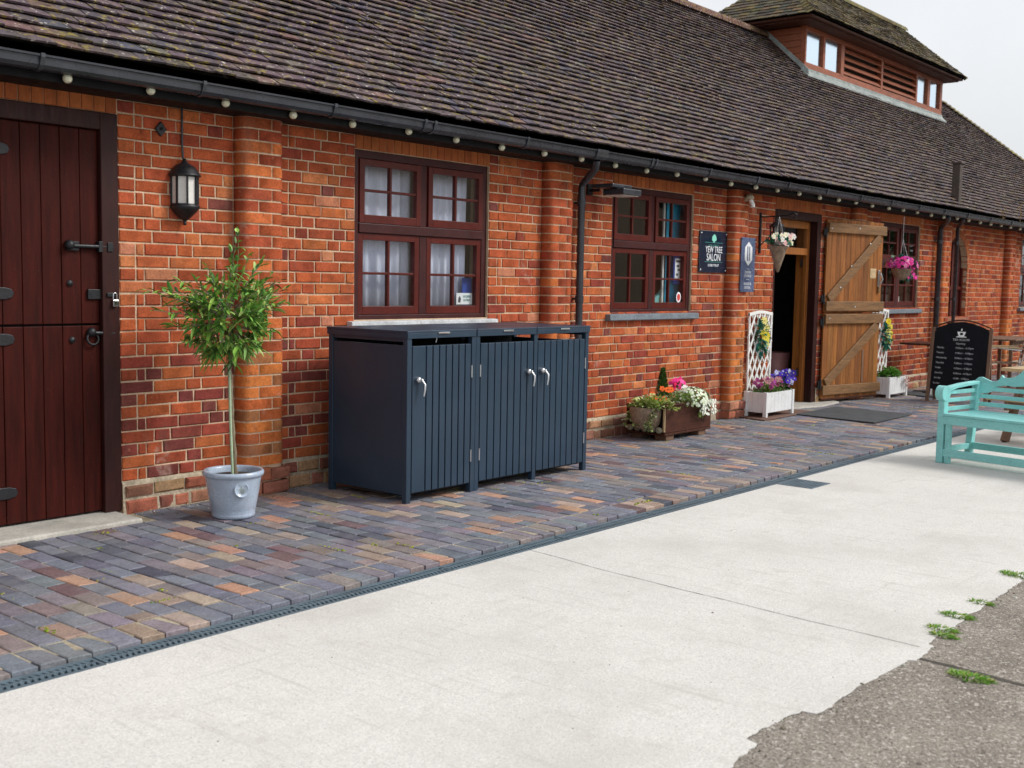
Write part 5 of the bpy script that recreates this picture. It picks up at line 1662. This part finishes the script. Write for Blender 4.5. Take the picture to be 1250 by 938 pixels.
# ================================================================== turquoise bench
be = thing('garden_bench', 'turquoise painted scroll-armed garden bench standing on the concrete yard', 'bench', (4.70, -2.89, ZC), math.atan2(-.98, -.20))
TQ = 'turquoise_paint'
BLN, BDP = 1.65, .56
for x in (0, BLN - .06):
    boxpart('front_leg', TQ, be, (x, x + .06, 0, .07, 0, .585), .006)
    MB().beam((x + .03, BDP - .07, 0), (x + .03, BDP + .02, .70), .06, .06, side=(1, 0, 0)).build('back_leg', TQ, be, .006)
    # scroll arm
    MB().tube([(x - .006, .02, .615), (x + .066, .02, .615)], .066, 24).build('arm_scroll', TQ, be)
    MB().prism([(.03, .655), (.12, .672), (.3, .69), (.5, .70), (.56, .70), (.56, .672), (.4, .665), (.2, .65), (.06, .62)], x + .0, x + .06, 'x').build('arm_top', TQ, be, .005)
    for z in (.455, .53, .60): boxpart('arm_slat', TQ, be, (x + .018, x + .042, .07, BDP - .02, z, z + .035), .003)
    boxpart('side_rail', TQ, be, (x + .008, x + .052, .07, BDP - .05, .35, .415), .004)
    boxpart('side_stretcher', TQ, be, (x + .012, x + .048, .07, BDP - .06, .09, .14), .004)
boxpart('inner_leg', TQ, be, (.075, .115, .01, .06, .0, .352), .004)
boxpart('front_rail', TQ, be, (.06, BLN - .06, .0, .03, .345, .42), .004)
boxpart('front_stretcher', TQ, be, (.06, BLN - .06, .008, .045, .06, .125), .004)
boxpart('back_stretcher', TQ, be, (.06, BLN - .06, BDP - .07, BDP - .035, .09, .15), .004)
for k in range(7): boxpart('seat_slat', TQ, be, (.062, BLN - .062, -.012 + k * .078, .056 + k * .078, .421, .442), .004)
half = [(0, .69), (.03, .715), (.06, .72), (.10, .705), (.15, .688), (.20, .69), (.225, .71), (.238, .745), (.245, .75), (.262, .73), (.30, .728), (.35, .735), (.40, .765), (.44, .81), (.48, .865), (.53, .91), (.60, .94), (.70, .955), (.825, .96)]
low = [(.825, .86), (.70, .855), (.60, .83), (.54, .78), (.49, .70), (.44, .665), (.36, .655), (.28, .66), (.21, .645), (.16, .60), (.11, .575), (.06, .57), (0, .58)]
prof = half + [(BLN - a, b) for a, b in reversed(half[:-1])] + [(BLN - a, b) for a, b in reversed(low[1:])] + low
back_M = Matrix.Translation((0, BDP - .02, .02)) @ Matrix.Rotation(R(-6), 4, 'X')
MB().prism(prof, -.015, .02, 'y', M=back_M).build('back_rail', TQ, be, .004)
for z in (.46, .53, .60): MB().box(.06, BLN - .06, -.012, .012, z, z + .036, M=back_M).build('back_slat', TQ, be, .003)
for x in (.48, BLN - .54): MB().box(x, x + .06, -.0135, .0135, .42, .74, M=back_M).build('back_post', TQ, be, .004)
for k in range(5):
    x = .60 + k * .09
    MB().box(x, x + .035, -.0125, .0125, .635, .87, M=back_M).build('back_spindle', TQ, be, .003)

# ================================================================== chalkboard
cbk = thing('chalkboard_sign', 'black A-frame chalkboard with arched top and wooden legs listing opening hours', 'chalkboard', (9.95, -.90, .0), math.atan2(-1, .08))
lean = Matrix.Rotation(R(-9), 4, 'X')
BWD, BHT = .74, 1.0
arc_ = [(BWD * i / 14, BHT + .10 * math.sin(math.pi * i / 14)) for i in range(15)]
MB().prism([(0.02, .16)] + [(.02 + (BWD - .04) * i / 14, .985 + .10 * math.sin(math.pi * i / 14)) for i in range(15)] + [(BWD - .02, .16)], .006, .022, 'y', M=lean).build('board', 'chalkboard', cbk)
MB().prism(arc_ + [(a, b + .018) for a, b in reversed(arc_)], .002, .028, 'y', M=lean).build('top_moulding', 'dark_wood', cbk, .003)
for x in (-.02, BWD - .02): MB().box(x, x + .045, -.004, .03, 0, BHT + .005, M=lean).build('front_leg', 'mid_wood', cbk, .004)
rear = Matrix.Translation((0, .335, 0)) @ Matrix.Rotation(R(9), 4, 'X')
for x in (.0, BWD - .03): MB().box(x, x + .04, -.03, 0, 0, BHT - .02, M=rear).build('rear_leg', 'mid_wood', cbk, .004)
MB().box(.03, BWD - .03, -.022, -.008, .16, BHT - .05, M=rear).build('rear_board', 'chalkboard', cbk)
for x in (.04, BWD - .06): MB().box(x, x + .02, -.004, .004, .09, .17, M=lean).build('hanger_clip', 'white_plastic', cbk)


def chalk(body, size, x, z, sx=1.0, al='LEFT'):
    o = text_part('chalk_writing', body, size, (x, .0055, z), 'chalk', cbk, sx, align=al, depth=.0004)
    o.data.transform(Matrix.Identity(4))
    o.data.transform(lean)


M_ = lean
MB().prism([(.315, .955), (.335, .895), (.405, .895), (.425, .955)], .0035, .0055, 'y', M=M_).prism([(.30, .88), (.44, .88), (.425, .893), (.315, .893)], .0035, .0055, 'y', M=M_).prism([(.36, .972), (.373, .965), (.38, .985), (.37, 1.0), (.362, .988)], .0035, .0055, 'y', M=M_).build('cup_logo', 'sign_white', cbk)
MB().prism([(.37 + .022 * math.cos(t), .925 + .018 * math.sin(t)) for t in [i * math.pi / 8 for i in range(16)]], .002, .0034, 'y', M=M_).build('cup_logo', 'chalkboard', cbk)
chalk('TEA ROOM', .042, .37, .845, 1.0, 'CENTER')
chalk('Opening', .034, .37, .795, 1.0, 'CENTER')
for i, (dname, tm) in enumerate((('Monday', '9.00am - 4.30pm'), ('Tuesday', '9.00am - 4.30pm'), ('Wednesday', '9.00am - 4.30pm'), ('Thursday', '9.00am - 4.30pm'), ('Friday', '9.00am - 4.30pm'), ('Saturday', '9.00am - 4.30pm'), ('Sunday', '10.00 - 4.00pm'))):
    z = .735 - i * .068
    chalk(dname, .034, .07, z, .85); chalk(tm, .034, .31, z, 1.0)
chalk('Kitchen', .032, .06, .255, .85)

# ================================================================== outdoor furniture behind
bt1 = thing('bistro_table', 'dark square cafe table against the wall behind the chalkboard', 'table', (11.15, -.52, 0))
boxpart('table_top', 'dark_wood', bt1, (-.35, .35, -.35, .35, .70, .73), .006)
MB().tube([(0, 0, .03), (0, 0, .70)], .03, 12).build('pedestal', 'black_iron', bt1)
MB().box(-.24, .24, -.03, .03, 0, .03).box(-.03, .03, -.24, -.03, 0, .029).box(-.03, .03, .03, .24, 0, .029).build('foot', 'black_iron', bt1, .005)
bt2 = thing('cafe_table', 'brown slatted cafe table with chairs beyond the chalkboard', 'table', (13.9, -.72, 0))
for k in range(8): boxpart('table_slat', 'mid_wood', bt2, (-.75, .75, -.36 + k * .09, -.28 + k * .09, .72, .745), .004)
for (a, b) in ((-.7, -.3), (.66, -.3), (-.7, .27), (.66, .27)): boxpart('leg', 'mid_wood', bt2, (a, a + .05, b, b + .05, 0, .72), .004)
boxpart('apron', 'mid_wood', bt2, (-.68, .69, -.29, -.265, .64, .715), .004)


def chair(loc, rz, label):
    c = thing('cafe_chair', label, 'chair', loc, rz, 'cafe chairs')
    for s_ in (-.24, .24):
        MB().tube([(s_, -.24, 0), (s_, -.22, .42), (s_, -.20, .64), (s_, -.1, .66), (s_, .22, .63)], .013, 8).build('front_leg', 'chrome', c)
        MB().tube([(s_, .30, 0), (s_, .22, .42), (s_, .32, .86)], .013, 8).build('back_leg', 'chrome', c)
        boxpart('armrest', 'pale_wood', c, (s_ - .025, s_ + .025, -.22, .22, .655, .675), .006)
    for k in range(7): boxpart('seat_slat', 'rattan', c, (-.23, .23, -.22 + k * .063, -.165 + k * .063, .425, .44), .003)
    for k in range(5):
        MB().box(-.23, .23, -.006, .006, k * .072, k * .072 + .06, M=Matrix.Translation((0, .245, .50)) @ Matrix.Rotation(R(-13), 4, 'X')).build('back_slat', 'rattan', c, .003)


chair((12.35, -1.15, 0), R(200), 'chrome-framed cafe chair just behind the chalkboard with pale armrests')
chair((13.3, -1.45, 0), R(150), 'chrome-framed cafe chair turned to the brown slatted table')
chair((14.6, -1.35, 0), R(175), 'chrome-framed cafe chair at the far end of the brown slatted table')
pk = thing('picnic_table', 'weathered timber picnic table behind the turquoise bench', 'picnic table', (6.62, -2.80, ZC), math.atan2(-.98, -.2))
for k in range(5): boxpart('top_plank', 'pale_wood', pk, (-.05, 1.7, .15 + k * .15, .29 + k * .15, .70, .735), .006)
for yy in (-.12, 1.12 - .14 + .0): boxpart('seat_plank', 'pale_wood', pk, (-.05, 1.7, yy, yy + .2, .42, .455), .006)
for x in (.12, 1.45):
    MB().beam((x, -.02, 0), (x, .34, .70), .05, .10, side=(1, 0, 0)).build('leg', 'mid_wood', pk, .005)
    MB().beam((x, 1.08, 0), (x, .72, .70), .05, .10, side=(1, 0, 0)).build('leg', 'mid_wood', pk, .005)
    boxpart('cross_beam', 'mid_wood', pk, (x + .026, x + .07, -.12, 1.18, .33, .42), .005)
    boxpart('top_beam', 'mid_wood', pk, (x + .026, x + .07, .16, .88, .61, .70), .005)

# dry weeds rooted in the far gutter
for (wx, hh, lab) in ((14.45, .24, 'short dry brown weed growing in the far gutter'), (15.4, .40, 'tall dry brown weed growing in the far gutter')):
    w = thing('gutter_weed', lab, 'weed', (wx, -.39, 2.575))
    m = MB().tube([(0, 0, 0), (.01, 0, hh * .6), (.0, .01, hh)], [.008, .006, .003], 6)
    for _ in range(14):
        t = rnd(.1, 1); a = rnd(0, 6.28)
        m.tube([(0, 0, hh * t), (.06 * math.cos(a), .06 * math.sin(a), hh * t + rnd(0, .06))], .004, 5)
    m.build('stems', 'dry_weed', w)

# ================================================================== the range across the yard (seen reflected in the window glass)
ob = thing('opposite_range', 'brick building with gabled tile roof across the yard, reflected in the windows', 'building', (17, -19.8, 0))
MB().box(0, 16, 0, 12, -.08, 3.2).build('wall', 'far_brickwork', ob)
MB().prism([(0, 3.2), (6, 8.4), (12, 3.2)], .0, 16, 'x').build('gable', 'far_brickwork', ob)
MB().prism([(-.5, 2.95), (6, 8.55), (6, 8.75), (-.6, 3.05)], -.3, 16.3, 'x').prism([(12.5, 2.95), (6, 8.55), (6, 8.75), (12.6, 3.05)], -.3, 16.3, 'x').build('roof', 'roof_deck', ob)
for y in (2.2, 8.6): boxpart('window', 'window_frame_paint', ob, (-.03, .01, y, y + 1.2, 1.1, 2.3))

yt = thing('yew_tree', 'dark green tree beside the building across the yard, reflected in the glass', 'tree', (27, -5.2, -.07))
MB().tube([(0, 0, 0), (.1, 0, 1.2), (0, .1, 2.6), (.1, 0, 4.2)], [.42, .33, .26, .12], 10).tube([(0, 0, 1.6), (1.0, .4, 2.8), (1.6, .6, 3.6)], [.16, .1, .04], 8).tube([(0, 0, 1.9), (-.9, -.5, 3.0), (-1.5, -.8, 3.9)], [.15, .1, .04], 8).build('trunk', 'bark', yt)
m = MB()
for _ in range(46):
    d = Vector((random.gauss(0, 1), random.gauss(0, 1), random.gauss(0, .8))).normalized()
    c = Vector((0, 0, 3.3)) + Vector((d.x * 2.0, d.y * 2.0, d.z * 1.9)) * rnd(.5, 1)
    k = rnd(.6, 1.3)
    for _ in range(60):
        q = Vector((random.gauss(0, .38), random.gauss(0, .38), random.gauss(0, .3)))
        m.leaf(c + q, q + Vector((0, 0, .2)), (0, 0, 1), .26, .12, tuple(v * k for v in (.05, .11, .03)), .2, .2)
m.build('crown', 'leaf', yt)
